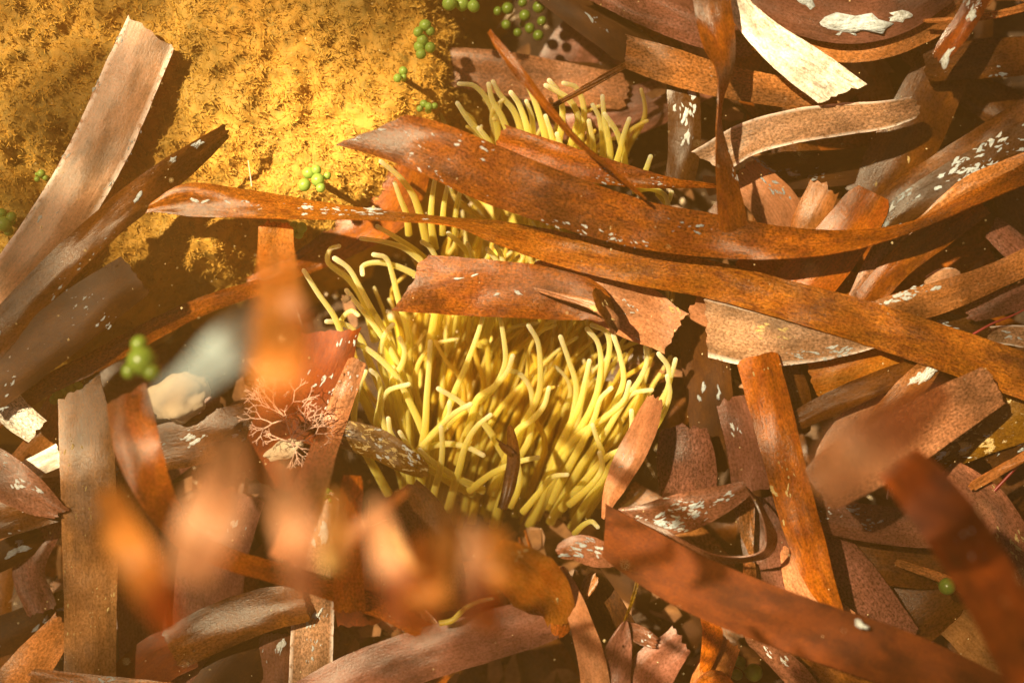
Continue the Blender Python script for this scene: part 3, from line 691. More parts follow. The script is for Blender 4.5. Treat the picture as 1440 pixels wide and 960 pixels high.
L('long upright gray brown leaf that turns bright rust lower down, right of the anemone', 'rust',
  [(1064, 500, 60, 7), (1080, 560, 60, 7), (1098, 630, 58, 8), (1116, 700, 55, 8), (1134, 760, 52, 8), (1155, 820, 40, 8), (1176, 858, 20, 7), (1188, 880, 4, 7)], j0=2, group=G,
  crust=[(12, .05, .5, -.7, .3, 9, 'crustgold'), (3, .45, .6, .8, .9, 9, 'crustgold')])
L('mauve leaf end with small white growths left of the long upright leaf', 'pinkdark',
  [(1030, 560, 50, -4), (1050, 620, 60, -4), (1060, 690, 60, -5)], group=G, crust=[(6, .2, .8, -.5, .8, 10, 'crustwhite')])
L('reddish mauve leaf with a rounded outline right of the anemone foot', 'pinkdark',
  [(960, 600, 66, -3), (965, 650, 84, -3), (968, 700, 80, -4)], group=G)
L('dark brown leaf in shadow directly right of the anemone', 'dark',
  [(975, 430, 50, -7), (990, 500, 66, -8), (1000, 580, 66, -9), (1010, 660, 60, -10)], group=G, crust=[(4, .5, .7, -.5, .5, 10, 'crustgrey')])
L('pinkish pointed leaf with pale rim against the lower right tentacles', 'pink',
  [(849, 730, 3, 6), (858, 700, 22, 7), (874, 664, 36, 8), (892, 630, 40, 8), (908, 596, 36, 6), (922, 560, 24, 2)], group=G, j0=0, crust=[(8, .2, .8, -.5, .7, 5, 'crustwhite')])

# ---- lower right
L('crust covered leaf whose end curls back in an open loop, lower right of the anemone', 'pinkcrust',
  [(868, 722, 16, 9), (905, 728, 40, 10), (955, 722, 56, 10), (1005, 706, 44, 10), (1052, 686, 22, 10)], group=G,
  crust=[(60, .1, .95, -.85, .8, 10, 'crustwhite'), (26, .3, .6, -.1, .9, 17, 'crustgrey')])
loop_, _, _, _, _ = ribbon('curled_end', 'pinkcrust',
  [(1049, 684, 2, 10, 7), (1066, 706, 5, 13, 7), (1080, 735, 10, 14, 6), (1086, 758, 16, 14, 5), (1078, 778, 12, 14, 6), (1045, 787, 8, 14, 6), (1000, 786, 14, 13, 5), (955, 770, 24, 12, 3), (925, 750, 22, 11), (895, 732, 12, 10)],
  j0=0, nick=.3, wave=.3)
par = [o for o in COL.objects if o.get('label', '').startswith('crust covered leaf whose')][0]
loop_.parent = par; loop_.location = loop_.location - par.location
L('mauve brown leaf standing behind the open leaf loop', 'pinkdark',
  [(1072, 700, 70, 2), (1082, 760, 80, 2), (1096, 830, 84, 2), (1110, 880, 80, 0)], group=G)
L('slim pale pointed leaf seen through the open leaf loop', 'tan',
  [(1045, 700, 34, 4), (1050, 745, 22, 5), (1057, 780, 4, 5)], group=G)
L('slim pale leaf sliver just below the open leaf loop', 'tan',
  [(1053, 788, 16, 5), (1055, 810, 18, 5), (1059, 838, 3, 5)], group=G)
L('pale orange leaf with white dots under the lower end of the long upright leaf', 'pink',
  [(1106, 770, 20, 4), (1122, 815, 42, 4), (1148, 855, 60, 3), (1185, 885, 60, 2)], group=G, crust=[(8, .1, .9, -.7, .7, 9, 'crustwhite')])
L('broad mauve leaf with a clean edge behind the long upright leaf, lower right', 'pinkdark',
  [(1100, 740, 90, -3), (1160, 800, 110, -3), (1200, 850, 112, -3), (1250, 920, 110, -4)], group=G)
L('mauve crusted leaf lying level to the right of the long upright leaf', 'pinkcrust',
  [(1130, 718, 44, 2), (1200, 732, 52, 2), (1280, 742, 54, 2), (1360, 746, 50, 2)], group=G, crust=[(30, .0, .5, -.8, .8, 10, 'crustwhite'), (10, .5, .9, -.8, .8, 9, 'crustgrey')])
L('small sunlit leaf triangle poking up beside the blurred red leaf at right', 'pale',
  [(1250, 664, 6, 5), (1258, 682, 20, 5), (1262, 698, 34, 5)], j0=0, group=G, crust=[(6, .2, .9, -.6, .6, 8, 'crustwhite')])
L('dim brown leaf below the level mauve crusted leaf, right', 'brown',
  [(1200, 790, 50, -5), (1290, 800, 54, -5), (1380, 800, 54, -6)], group=G)
L('dull olive brown leaf in the shade at the lower right', 'brown',
  [(1230, 900, 90, -7), (1300, 850, 96, -7), (1380, 800, 90, -8)], group=G)
L('thin dark leaf strips crossing beside the green bubble at lower right', 'tan',
  [(1260, 790, 10, 0), (1330, 815, 14, 0), (1390, 850, 12, 0), (1440, 900, 12, -1)], group=G)
L('blurred red brown leaf reaching into the lower right corner from above', 'red',
  [(1262, 650, 66, 62), (1300, 690, 80, 68), (1352, 758, 86, 70), (1400, 840, 86, 66), (1440, 920, 84, 60), (1480, 1000, 84, 56)], e0=(-6, 6), j0=3, group=G,
  crust=[(6, .3, .8, -.8, .8, 7, 'crustwhite')])
L('dull leaf with shining flecks along the right side of the blurred red brown leaf', 'pinkcrust',
  [(1330, 660, 40, 3), (1390, 710, 56, 3), (1430, 780, 60, 3), (1470, 860, 60, 3)], group=G, crust=[(40, .1, .9, -.9, .6, 10, 'crustgold')])
L('glistening mauve brown leaf corner in the lower right corner', 'bumpy',
  [(1360, 870, 80, 4), (1410, 915, 96, 4), (1480, 985, 100, 4)], e0=(6, 14), group=G)
L('broad dark red brown leaf sweeping from the anemone foot to the bottom right corner', 'deep',
  [(848, 742, 62, 15), (890, 770, 74, 19), (960, 812, 80, 24), (1050, 852, 82, 26), (1150, 888, 82, 28), (1260, 926, 84, 30), (1360, 975, 90, 30), (1480, 1040, 90, 30)], e0=(16, -22), j0=1, group=G)
L('small orange leaf triangle under the broad dark red leaf, bottom right of centre', 'orange',
  [(988, 862, 10, 6), (1002, 890, 30, 6), (990, 945, 14, 5)], group=G)
L('grayish leaf end at the bottom below the small orange triangle', 'tan',
  [(1022, 905, 40, 3), (1005, 940, 52, 3), (990, 990, 56, 2)], e0=(0, 12), group=G)
L('arched orange leaf edge on the bottom border right of centre', 'orange',
  [(970, 975, 16, 6), (1005, 952, 22, 7), (1032, 975, 20, 6)], group=G)
L('reddish pale leaf strip slanting below the broad dark red leaf at the bottom', 'pinkcrust',
  [(1050, 895, 14, 5), (1080, 915, 26, 5), (1115, 945, 36, 4), (1150, 985, 30, 3)], group=G, crust=[(10, .1, .8, -.7, .7, 9, 'crustwhite')])
L('dim brown leaf on the bottom border under the reddish pale strip', 'brown',
  [(1120, 925, 60, 0), (1170, 950, 66, 0), (1230, 990, 60, -1)], group=G)

# ---- bottom centre
L('wide hazy mauve leaf sweeping up right along the bottom border', 'pinkdark',
  [(420, 1000, 76, 10), (500, 956, 76, 10), (590, 922, 74, 10), (690, 893, 70, 9), (760, 872, 66, 8), (800, 858, 50, 7)], j1=5, group=G)
L('bright orange ragged leaf clump below the anemone foot', 'bright',
  [(694, 775, 46, 34), (720, 795, 70, 30), (754, 822, 84, 22), (780, 848, 60, 15), (792, 878, 36, 10)], j0=7, j1=7, nick=3.5, wave=3, group=G,
  crust=[(12, .1, .8, -.8, .8, 7, 'crustgold')])
L('orange torn leaf fragment at the right of the bright orange clump', 'orange',
  [(770, 800, 34, 12), (785, 825, 44, 12), (790, 858, 40, 11), (786, 895, 20, 10)], j0=6, j1=6, nick=2.5, group=G)
L('slender orange spike standing beside the bright orange clump, the taller one', 'orange',
  [(738, 745, 2, 20), (748, 775, 6, 20), (762, 805, 10, 18)], nick=.1, j0=0, group=G)
L('slender orange spike left of the taller spike by the anemone foot', 'orange',
  [(731, 755, 2, 20), (738, 782, 7, 20), (746, 808, 10, 18)], nick=.1, j0=0, group=G)
L('tall pink leaf coming to a point, standing right of the orange clump', 'pink',
  [(790, 796, 6, 12), (800, 825, 22, 12), (815, 870, 32, 12), (830, 920, 38, 11), (842, 990, 44, 10)], j0=0, group=G)
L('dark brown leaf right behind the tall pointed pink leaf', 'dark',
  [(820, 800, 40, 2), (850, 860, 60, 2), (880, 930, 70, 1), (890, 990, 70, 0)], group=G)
L('gray crusted brown leaf knob at the right foot of the anemone', 'pinkcrust',
  [(784, 776, 20, 10), (810, 770, 36, 11), (840, 778, 40, 11), (866, 788, 22, 10)], j0=4, group=G, crust=[(26, .05, .5, -.8, .6, 11, 'crustgrey'), (8, .5, .9, -.4, .5, 9, 'crustwhite')])
L('small pale leaf scrap below the gray crusted knob', 'tan',
  [(836, 808, 18, 8), (826, 826, 20, 8), (822, 844, 4, 8)], j0=3, group=G)
L('golden thread-thin leaf edge standing on the pinkish folded leaf at the bottom', 'golden',
  [(899, 806, 3, 12), (892, 836, 5, 12), (879, 873, 3, 11)], nick=.1, j0=0, group=G)
L('pinkish folded leaf rising to a peak at the bottom right of centre', 'pinkdark',
  [(880, 872, 6, 11), (872, 905, 34, 11), (862, 950, 50, 10), (858, 1000, 56, 10)], j0=0, group=G)
L('pale red leaf slope right of the pinkish peaked leaf', 'pinkcrust',
  [(882, 878, 14, 10), (900, 892, 26, 10), (925, 905, 16, 10)], group=G, crust=[(12, .3, .95, -.8, .8, 6, 'crustwhite')])
L('mauve brown leaf with a pointed upper right corner at the bottom border', 'pinkdark',
  [(952, 905, 44, 9), (920, 940, 66, 9), (890, 990, 72, 8)], e0=(4, 16), group=G)
L('dark brown leaf stub standing upright in front of the lower tentacles', 'brown',
  [(717, 598, 8, 4), (721, 625, 16, 8), (722, 650, 19, 10), (714, 690, 17, 12), (706, 716, 12, 12)], j0=3, nick=.3, group=G)
L('short forked brown splinter beside the upright stub among the tentacles', 'brown',
  [(701, 621, 4, 10), (710, 630, 10, 10), (722, 640, 10, 10)], nick=.2, group=G)
# blurred pieces close to the lens, hanging in front of the anemone foot
L('blurred pale leaf blade hooking down left in front of the anemone foot', 'veilpale',
  [(632, 715, 36, 158), (636, 745, 24, 150), (630, 778, 16, 130), (612, 800, 13, 110), (588, 802, 12, 95), (570, 782, 14, 90), (556, 755, 16, 90), (548, 735, 10, 88)], group=G)
L('blurred pink orange leaf left of the hooking pale blade', 'veilpink',
  [(528, 705, 18, 130), (540, 760, 38, 135), (556, 820, 46, 135), (562, 880, 34, 115)], group=G)
L('blurred orange yellow leaf behind the hooking pale blade', 'veilorange',
  [(604, 750, 40, 125), (600, 805, 64, 130), (594, 850, 60, 130), (590, 895, 40, 110)], group=G)
L('blurred mauve leaf strip slanting towards the dotted brown leaf', 'veilpink',
  [(574, 688, 8, 60), (540, 716, 14, 85), (505, 742, 20, 90), (470, 790, 20, 80)], group=G)
L('blurred pinkish upright leaf between the hooking blade and the orange clump', 'veilpink',
  [(666, 735, 22, 130), (668, 780, 32, 135), (664, 830, 32, 130), (656, 880, 26, 110)], group=G)
L('brown red leaf in shadow behind the blurred hooking blade', 'brown',
  [(560, 690, 60, 6), (590, 730, 76, 6), (610, 790, 80, 6), (620, 860, 80, 4)], group=G)
L('dark wet red leaf under the rounded orange leaf tip', 'red',
  [(500, 740, 60, 4), (500, 810, 70, 6), (505, 880, 60, 5)], group=G)
L('small golden lit leaf shard at the bottom beside the red strip', 'golden',
  [(584, 896, 24, 5), (572, 905, 30, 5), (560, 914, 10, 5)], group=G)
L('pale twisted leaf shard above the golden shard', 'pale',
  [(594, 858, 6, 7), (602, 872, 16, 7), (614, 884, 12, 7)], group=G)

L('soft filmy pink veil added as haze over the lower left litter', 'veilpink',  # this and the following soft filmy pieces are added as near-lens haze
  [(322, 612, 40, 120), (312, 680, 70, 140), (286, 750, 80, 145), (262, 820, 60, 140)], group=G)
L('soft filmy mauve veil added as haze beside the bright pale pink leaf', 'veilpink',
  [(392, 640, 30, 120), (404, 710, 50, 138), (420, 780, 50, 140), (424, 850, 34, 130)], group=G)
L('soft filmy pale veil added as glow over the top of the bright pale pink leaf', 'veilpale',
  [(470, 690, 30, 110), (474, 740, 44, 122), (470, 800, 36, 120)], group=G)
L('soft filmy orange veil added as haze at the left under the red orange strip', 'veilorange',
  [(150, 690, 40, 120), (176, 760, 60, 135), (214, 830, 54, 135), (246, 890, 34, 125)], group=G)
L('soft filmy peach veil added as haze at the far right below the longest leaf', 'veilpink',
  [(1330, 545, 40, 100), (1270, 590, 80, 120), (1200, 640, 90, 125), (1150, 690, 60, 115)], group=G)
L('soft filmy orange veil added as haze between the hooking blade and the orange spikes', 'veilorange',
  [(700, 740, 26, 110), (690, 790, 50, 120), (684, 840, 46, 118), (690, 890, 26, 110)], group=G)
# ---- buried litter in the shade beneath (alike, nothing tells them apart)
LMK = [(100, 700, 'the buff leaf'), (30, 600, 'the white sparkling scrap'), (250, 760, 'the red orange curved leaf'), (230, 930, 'the deep red leaf'), (440, 750, 'the bright pale pink leaf'),
       (400, 590, 'the branching alga'), (280, 610, 'the pale stone'), (540, 640, 'the dotted brown leaf'), (600, 900, 'the golden shard'), (740, 820, 'the bright orange clump'),
       (820, 900, 'the tall pointed pink leaf'), (980, 730, 'the open leaf loop'), (1000, 900, 'the small orange triangle'), (980, 560, 'the anemone right side'), (1110, 600, 'the long upright leaf'),
       (1200, 650, 'the rounded peach leaf'), (1350, 620, 'the yellow flaked leaf'), (1330, 820, 'the dull green bubble'), (1420, 900, 'the lower right corner'), (1150, 820, 'the orange dotted leaf'),
       (1330, 410, 'the white flaked tan leaf'), (1200, 300, 'the rounded reddish leaf'), (1100, 200, 'the pale arched leaf'), (1110, 80, 'the sunlit white leaf'), (960, 170, 'the white crusted upright leaf'),
       (900, 60, 'the square torn pale leaf'), (1250, 20, 'the white oval patches'), (1350, 50, 'the glossy red leaf'), (1380, 200, 'the silver frosted leaf'), (760, 30, 'the dark green bubbles'), (1020, 180, 'the narrow twisted leaf'), (40, 850, 'the black brown leaf')]
rnd = random.Random(99)
cnt = 0; tries = 0; seen = set()
while cnt < 72 and tries < 4000:
    tries += 1
    x = rnd.uniform(-60, 1500); y = rnd.uniform(-40, 1000)
    if sdist(x, y) > -60: continue
    if 480 < x < 930 and 110 < y < 740: continue
    a = rnd.uniform(0, math.pi); ln = rnd.uniform(90, 190); b = rnd.uniform(-.35, .35); z = rnd.uniform(-30, -13)
    pts = []
    for k in (-1, -.33, .33, 1):
        aa = a + b * k
        pts.append((x + math.cos(aa) * ln * k, y + math.sin(aa) * ln * k, rnd.uniform(48, 78), z + k * rnd.uniform(-3, 3)))
    mk = rnd.choice(['brown', 'brown', 'dark', 'pinkdark', 'rust', 'tan'])
    lm = min(LMK, key=lambda q: (q[0] - x) ** 2 + (q[1] - y) ** 2)
    dg = math.degrees(a); ori = 'level' if dg < 22 or dg > 158 else 'upright' if 68 < dg < 112 else 'slanting' if dg <= 68 else 'tilted'
    lb = 'shaded %s %s leaf buried deep near %s' % (ori, {'brown': 'brown', 'dark': 'blackish', 'pinkdark': 'mauve', 'rust': 'rusty', 'tan': 'tan'}[mk], lm[2])
    if lb in seen: continue
    seen.add(lb)
    L(lb, mk, pts,
      group='buried seagrass leaves in the shade', j0=4, j1=4); cnt += 1

# ------------------------------------------------------------------ tubes
def tube(name, pts, rad, mat, parent, sides=8, sub=4, tipround=True):
    """pts world Vectors, rad(v) radius at 0..1"""
    n = len(pts); st = [tuple(p) for p in pts]; T = [0]
    for a, b in zip(pts, pts[1:]): T.append(T[-1] + max(1e-6, (b - a).length))
    rows = max(6, (n - 1) * sub); P = []
    for i in range(rows + 1):
        s = T[-1] * i / rows; k = 0
        while k < n - 2 and s > T[k + 1]: k += 1
        h = T[k + 1] - T[k]; x = (s - T[k]) / h
        def tg(i):
            a, b = max(0, i - 1), min(n - 1, i + 1); return (pts[b] - pts[a]) / (T[b] - T[a])
        m0, m1 = tg(k), tg(k + 1)
        P.append((2*x**3-3*x*x+1) * pts[k] + (x**3-2*x*x+x) * h * m0 + (-2*x**3+3*x*x) * pts[k + 1] + (x**3-x*x) * h * m1)
    V = []; UV = []; F = []; up = Vector((.13, .21, .97)); prev = None
    for i, p in enumerate(P):
        t = (P[min(rows, i + 1)] - P[max(0, i - 1)]).normalized()
        a = prev if prev is not None else up
        a = (a - t * a.dot(t)); a = a.normalized() if a.length > 1e-6 else Vector((1, 0, 0)); prev = a
        b = t.cross(a); v = i / rows; r = rad(v)
        for k in range(sides):
            q = 2 * math.pi * k / sides; V.append(p + (a * math.cos(q) + b * math.sin(q)) * r); UV.append((k / sides, v))
    for i in range(rows):
        for k in range(sides):
            F.append((i * sides + k, i * sides + (k + 1) % sides, (i + 1) * sides + (k + 1) % sides, (i + 1) * sides + k))
    if tipround:
        t = (P[-1] - P[-2]).normalized(); r = rad(1); c = len(V)
        for k in range(sides):
            V.append(P[-1] + t * r * .6 + (V[rows * sides + k] - P[-1]) * .65); UV.append((k / sides, 1))
        V.append(P[-1] + t * r * .9); UV.append((0, 1))
        for k in range(sides):
            F.append((rows * sides + k, rows * sides + (k + 1) % sides, c + (k + 1) % sides, c + k)); F.append((c + k, c + (k + 1) % sides, c + sides))
    o = mesh_obj(name, V, F, mat, None, Vector(parent.location) if parent else P[0], True, UV)
    if parent: o.parent = parent; o.location = (0, 0, 0)
    return o

# ------------------------------------------------------------------ the sea anemone
an = empty('sea_anemone', at(725, 560, -40))
tag(an, 'large yellow green sea anemone with long pale tipped tentacles under the crossing leaves', 'sea anemone')
def disc():
    V = []; F = []; nr, ns = 14, 48
    c = at(720, 470, -30)
    for i in range(nr + 1):
        q = i / nr
        for k in range(ns):
            a = 2 * math.pi * k / ns
            rx = (105 if math.sin(a) > 0 else 200) ; ry = 270
            x = 715 + math.cos(a) * 190 * q * (1 if math.sin(a) > -.2 else .65 if math.cos(a) > 0 else .6); y = 470 + math.sin(a) * 265 * q
            z = -32 - 3 * q * q - (10 * max(0, q - .8) / .2 if q > .8 else 0) + .8 * fbm(x, y, .03, 2)
            V.append(at(x, y, z))
    for i in range(nr):
        for k in range(ns):
            F.append((i * ns + k, (i + 1) * ns + k, (i + 1) * ns + (k + 1) % ns, i * ns + (k + 1) % ns))
    o = mesh_obj('oral_disc', V, F, M['disc'], None, Vector(an.location)); o.parent = an; o.location = (0, 0, 0)
disc()
def tent(pts, z0=-20, z1=0, w0=17, w1=8.5, tone=1.0):
    """pts in photo pixels from base to tip"""
    n = len(pts)
    P = [at(x, y, z0 + (z1 - z0) * (i / (n - 1)) ** .8) for i, (x, y) in enumerate(pts)]
    r0, r1 = w0 * K / 2, w1 * K / 2
    o = tube('tentacle', P, lambda v: (r0 + (r1 - r0) * v ** 1.1) * (1 + .16 * math.exp(-((v - .985) / .015) ** 2)), M['tent'], an, sides=10, sub=5)
    o.color = (1, 1, 1, tone)          # tint by depth: crowd behind mostly darker so front tentacles stand out
TR = [  # tip first, as traced
 [(482,477),(510,487),(537,507),(560,533),(577,567),(592,600),(600,628)],
 [(616,546),(640,560),(662,577),(682,597),(700,625),(714,655)],
 [(632,565),(631,583),(615,605),(594,626),(585,640)],
 [(662,568),(640,580),(618,600),(600,622)],
 [(684,430),(670,475),(653,520),(640,550),(625,590)],
 [(700,430),(709,480),(710,513),(693,547),(665,569),(640,587),(610,620)],
 [(562,475),(569,493),(565,513),(552,535)],
 [(743,457),(756,480),(760,520),(757,555),(735,600)],
 [(715,520),(733,527),(747,550),(748,587),(743,620),(725,650)],
 [(721,500),(713,523),(693,545),(672,560)],
 [(788,473),(800,507),(810,540),(808,573),(796,620),(780,660)],
 [(825,462),(840,480),(845,507),(840,550),(827,583),(802,625),(780,670)],
 [(832,457),(853,467),(857,493),(847,530),(830,580)],
 [(862,470),(872,500),(877,533),(868,560),(850,590),(830,640)],
 [(908,487),(910,507),(903,527),(888,550),(847,593),(800,633),(770,680)],
 [(885,537),(877,563),(850,587),(813,613),(780,650),(757,700)],
 [(917,548),(890,553),(872,575),(850,610),(820,650)],
 [(833,597),(840,617),(847,640),(838,672),(810,705)],
 [(907,622),(880,630),(850,645),(815,685),(790,715)],
 [(888,577),(888,603),(877,625),(855,660)],
 [(950,505),(945,525),(937,550),(918,580),(890,620)],
 [(938,528),(942,555),(928,590),(898,630),(860,670)],
 [(926,497),(940,517),(937,553),(913,590),(880,630)],
 [(487,408),(507,433),(530,463),(552,497),(570,540),(572,590),(575,620)],
 [(470,363),(490,377),(505,402),(520,430),(540,465),(560,510),(575,560)],
 [(525,358),(543,363),(552,387),(560,420),(575,470)],
 [(510,386),(510,374),(530,369),(562,376),(595,395),(620,430)],
 [(507,335),(540,340),(570,350),(597,372),(620,410)],
 [(530,318),(563,338),(595,362),(625,400)],
 [(593,340),(605,348),(615,368),(625,395)],
 [(630,328),(647,343),(662,362),(670,390)],
 [(657,342),(664,360),(668,385)],
 [(697,345),(706,362),(712,390)],
 [(685,350),(698,366),(705,395)],
 [(427,380),(447,412),(470,445),(485,485),(500,540)],
 [(477,346),(464,351),(461,368),(474,380),(490,392)],
 [(504,443),(495,437),(484,444),(478,458),(482,500)],
 [(459,452),(475,453),(492,460),(508,478),(520,510)],
 [(553,456),(545,464),(538,480),(535,510)],
 [(562,607),(577,630),(597,652),(630,676),(665,694)],
 [(590,632),(610,650),(640,670),(680,690)],
 [(757,643),(733,648),(693,665),(660,690)],
 [(798,667),(778,670),(760,690),(735,720)],
 [(727,645),(731,668),(728,690),(718,712)],
 [(843,636),(847,657),(833,680),(800,710)],
 [(841,741),(832,733),(820,738),(808,750)],
 [(645,118),(667,121),(687,143),(698,173),(703,210),(706,250)],
 [(693,115),(703,133),(723,157),(734,190),(740,230)],
 [(687,118),(692,140),(706,165),(718,200),(722,240)],
 [(718,130),(730,147),(743,187),(748,230)],
 [(740,142),(748,165),(750,200),(752,240)],
 [(772,113),(787,133),(791,167),(785,200),(775,240)],
 [(792,117),(810,123),(820,147),(820,180),(806,215),(790,250)],
 [(767,120),(800,140),(813,167),(804,200),(790,240)],
 [(733,100),(745,125),(758,160),(768,200),(768,240)],
 [(847,135),(850,167),(858,217),(850,255)],
 [(833,147),(843,167),(848,213),(840,250)],
 [(885,167),(877,190),(872,212),(862,245)],
 [(850,160),(868,187),(877,218),(880,250)],
 [(767,163),(777,197),(778,235)],
 [(783,188),(790,210),(788,245)],
 [(643,145),(660,170),(682,195),(695,230)],
 [(673,180),(688,200),(700,230)],
 [(915,220),(906,243),(890,262)],
 [(940,290),(935,275),(915,265),(890,268)],
 [(945,270),(938,285),(925,272)],
 [(828,170),(834,205),(828,240)],
 [(535,227),(560,247),(580,273),(590,300),(600,340)],
 [(555,257),(563,280),(571,300),(575,330)],
 [(612,250),(608,275),(606,310),(612,350)],
 [(629,262),(624,290),(622,330)],
 [(648,266),(642,290),(638,330)],
 [(520,520),(532,530),(535,560),(530,600)],
 [(514,522),(505,545),(498,580),(500,610)],
 [(575,540),(545,550),(535,575),(545,610),(560,640)],
 [(546,588),(550,610),(570,640)],
 [(860,545),(845,560),(835,590),(820,620)],
 [(829,507),(822,540),(815,570)],
 [(772,545),(765,570),(748,590),(728,605)],
 [(690,583),(670,600),(655,625)],
 [(605,480),(603,520),(600,560),(598,600)],
 [(620,655),(622,625),(620,600)][::-1],
 [(680,640),(655,628),(625,624),(600,632)],
]
# the crowd of tentacles behind
rnd = random.Random(5)
cnt = 0
def flow(x, y):
    if y < 330:      # upper group
        return -1.57 + .0045 * (x - 775) + .25 * noise.noise(Vector((x * .02, y * .02, 3)))
    ks = [(480, -122), (545, -102), (600, -80), (660, -70), (750, -74), (830, -64), (890, -54), (940, -48)]
    a = ks[0][1] if x <= 480 else ks[-1][1]
    for (x0, a0), (x1, a1) in zip(ks, ks[1:]):
        if x0 <= x <= x1: a = a0 + (a1 - a0) * (x - x0) / (x1 - x0)
    if y > 620: a += (y - 620) * .10 * (1 if x > 740 else -.3)
    return math.radians(a) + .30 * noise.noise(Vector((x * .012, y * .012, 1)))
for k, t in enumerate(TR):
    if t[0][1] > 330 and t[-1][1] < 690:      # let the tentacle run on down into the crowd
        q = t[-1]; t = list(t)
        for _ in range(3):
            a = flow(*q) + math.pi; q = (q[0] + math.cos(a) * 32, q[1] + math.sin(a) * 32)
            if q[1] < 745: t.append(q)
    ln = sum(math.hypot(a[0] - b[0], a[1] - b[1]) for a, b in zip(t, t[1:]))
    z1 = random.uniform(-4, 1); z0 = max(-19, z1 - 3 - ln * .06)
    if t[0][1] < 300 and t[0][0] > 600: z1 -= 2
    tent(t[::-1], z0, z1, w0=8 + min(6, ln * .035), w1=random.uniform(5.8, 6.8))
def fill(n, box, lmin, lmax, z1r, wob=.5):
    global cnt
    for _ in range(n):
        x = rnd.uniform(box[0], box[2]); y = rnd.uniform(box[1], box[3])
        ln = rnd.uniform(lmin, lmax); ph = rnd.uniform(0, 6.28); wv = rnd.uniform(.3, wob * 1.5); fr = rnd.uniform(.6, 1.4); off = rnd.uniform(-.16, .16)
        N = 8; pts = [(x, y)]; curl = rnd.choice([0, 0, .5, -.5, .9, -.9])
        for k in range(N):
            t = k / N
            a = flow(*pts[-1]) + off + wv * math.sin(ph + t * 6.28 * fr) * t + curl * max(0, t - .7) * 3
            pts.append((pts[-1][0] + math.cos(a) * ln / N, pts[-1][1] + math.sin(a) * ln / N))
        tx, ty = pts[-1]
        if (tx < 470 and ty < 700) or tx > 948 or ty < 118: continue
        if ty > 400 and tx < 490: continue
        if 300 < y and ty < 330 and tx < 560: continue
        tent(pts, -30 + rnd.uniform(-3, 7), rnd.uniform(*z1r), w0=rnd.uniform(10, 14), w1=rnd.uniform(4.0, 5.2), tone=rnd.random() ** 1.6); cnt += 1
fill(96, (590, 625, 840, 745), 240, 400, (-25, -14), .5)
fill(34, (560, 560, 650, 700), 170, 300, (-25, -14), .55)
fill(40, (750, 620, 880, 740), 170, 300, (-23, -12), .5)
fill(16, (570, 560, 880, 730), 170, 280, (-12, -3), .9)
fill(14, (560, 360, 840, 480), 80, 150, (-24, -14), .6)
fill(34, (660, 240, 870, 330), 90, 150, (-17, -6), .6)

# ------------------------------------------------------------------ green bubble algae
def sphere_mesh(name, mat):
    bm = bmesh.new(); bmesh.ops.create_uvsphere(bm, u_segments=20, v_segments=12, radius=1)
    for f in bm.faces: f.smooth = True
    me = bpy.data.meshes.new(name); bm.to_mesh(me); bm.free(); me.materials.append(mat); return me
BM = {'green': sphere_mesh('bubble', M['green']), 'greendark': sphere_mesh('bubble', M['greendark'])}
def bubbles(label, lst, z, mat='green'):
    c = empty('bubble_alga', at(sum(b[0] for b in lst) / len(lst), sum(b[1] for b in lst) / len(lst), z - 3))
    tag(c, label, 'alga', 'green bubble algae')
    for (x, y, d) in lst:
        o = bpy.data.objects.new('bubble', BM[mat]); COL.objects.link(o); o.parent = c
        zz = z + random.uniform(-1.2, 1.2)
        o.location = at(x, y, zz) - c.location; s = d * K / 2
        o.scale = (s, s * random.uniform(.9, 1.1), s * 1.05); o.rotation_euler = (0, 0, random.uniform(0, 3))
    # short holdfast that ties the bubbles to the rock
    P = [c.location + Vector((0, 0, -.006)), c.location + Vector((.0003, 0, .0)), c.location + Vector((0, .0002, .003))]
    tube('holdfast', P, lambda v: .0007 - .0003 * v, M[mat], c, sides=6, sub=2)
bubbles('cluster of six bright green bubbles on the rock above the white flecked strip',
        [(434, 243, 17), (445, 239, 15), (428, 260, 19), (447, 253, 19), (451, 264, 14), (460, 247, 12)], 3)
bubbles('grape like green bubbles on the rock edge near the top centre',
        [(598, 36, 17), (605, 44, 14), (594, 57, 17), (590, 66, 17), (605, 67, 15), (592, 76, 15), (588, 45, 15)], 0)
bubbles('row of large green bubbles on the top edge left of the dark green ones',
        [(632, 5, 20), (650, 6, 19), (666, 9, 18), (645, -8, 18)], 2)
bubbles('loose dark green bubbles in the shade near the top centre',
        [(714, 12, 18), (738, 22, 17), (758, 10, 18), (745, 40, 16), (762, 30, 15), (712, 35, 15), (757, 50, 16), (728, 46, 13), (700, 16, 14), (735, 4, 14)], -14, 'greendark')
bubbles('three small pale green bubbles on the rock below the grape like ones',
        [(567, 100, 13), (559, 110, 12), (568, 108, 9)], 0)
bubbles('pale green sprout beside the torn end of the broad rust leaf',
        [(596, 146, 11), (603, 150, 12), (611, 149, 10), (590, 153, 9)], 0)
bubbles('green bubbles partly hidden under the white flecked strip',
        [(414, 318, 14), (424, 320, 16), (420, 330, 13), (412, 328, 10)], 1)
bubbles('blurred green bubble in the dark hollow below the rock',
        [(200, 508, 36), (196, 484, 22), (214, 524, 20), (182, 522, 18)], 50, 'greendark')
bubbles('tiny green bubbles left of the rounded orange leaf tip',
        [(460, 690, 9), (456, 700, 7), (464, 703, 6)], 4)
bubbles('yellow green bubble cluster at the left edge of the photo',
        [(6, 315, 22), (16, 305, 14), (2, 300, 16), (12, 325, 14)], 0)
bubbles('small yellowish bubbles at the rock left of the wide pale leaf',
        [(58, 244, 12), (64, 250, 9), (52, 252, 8)], 0)
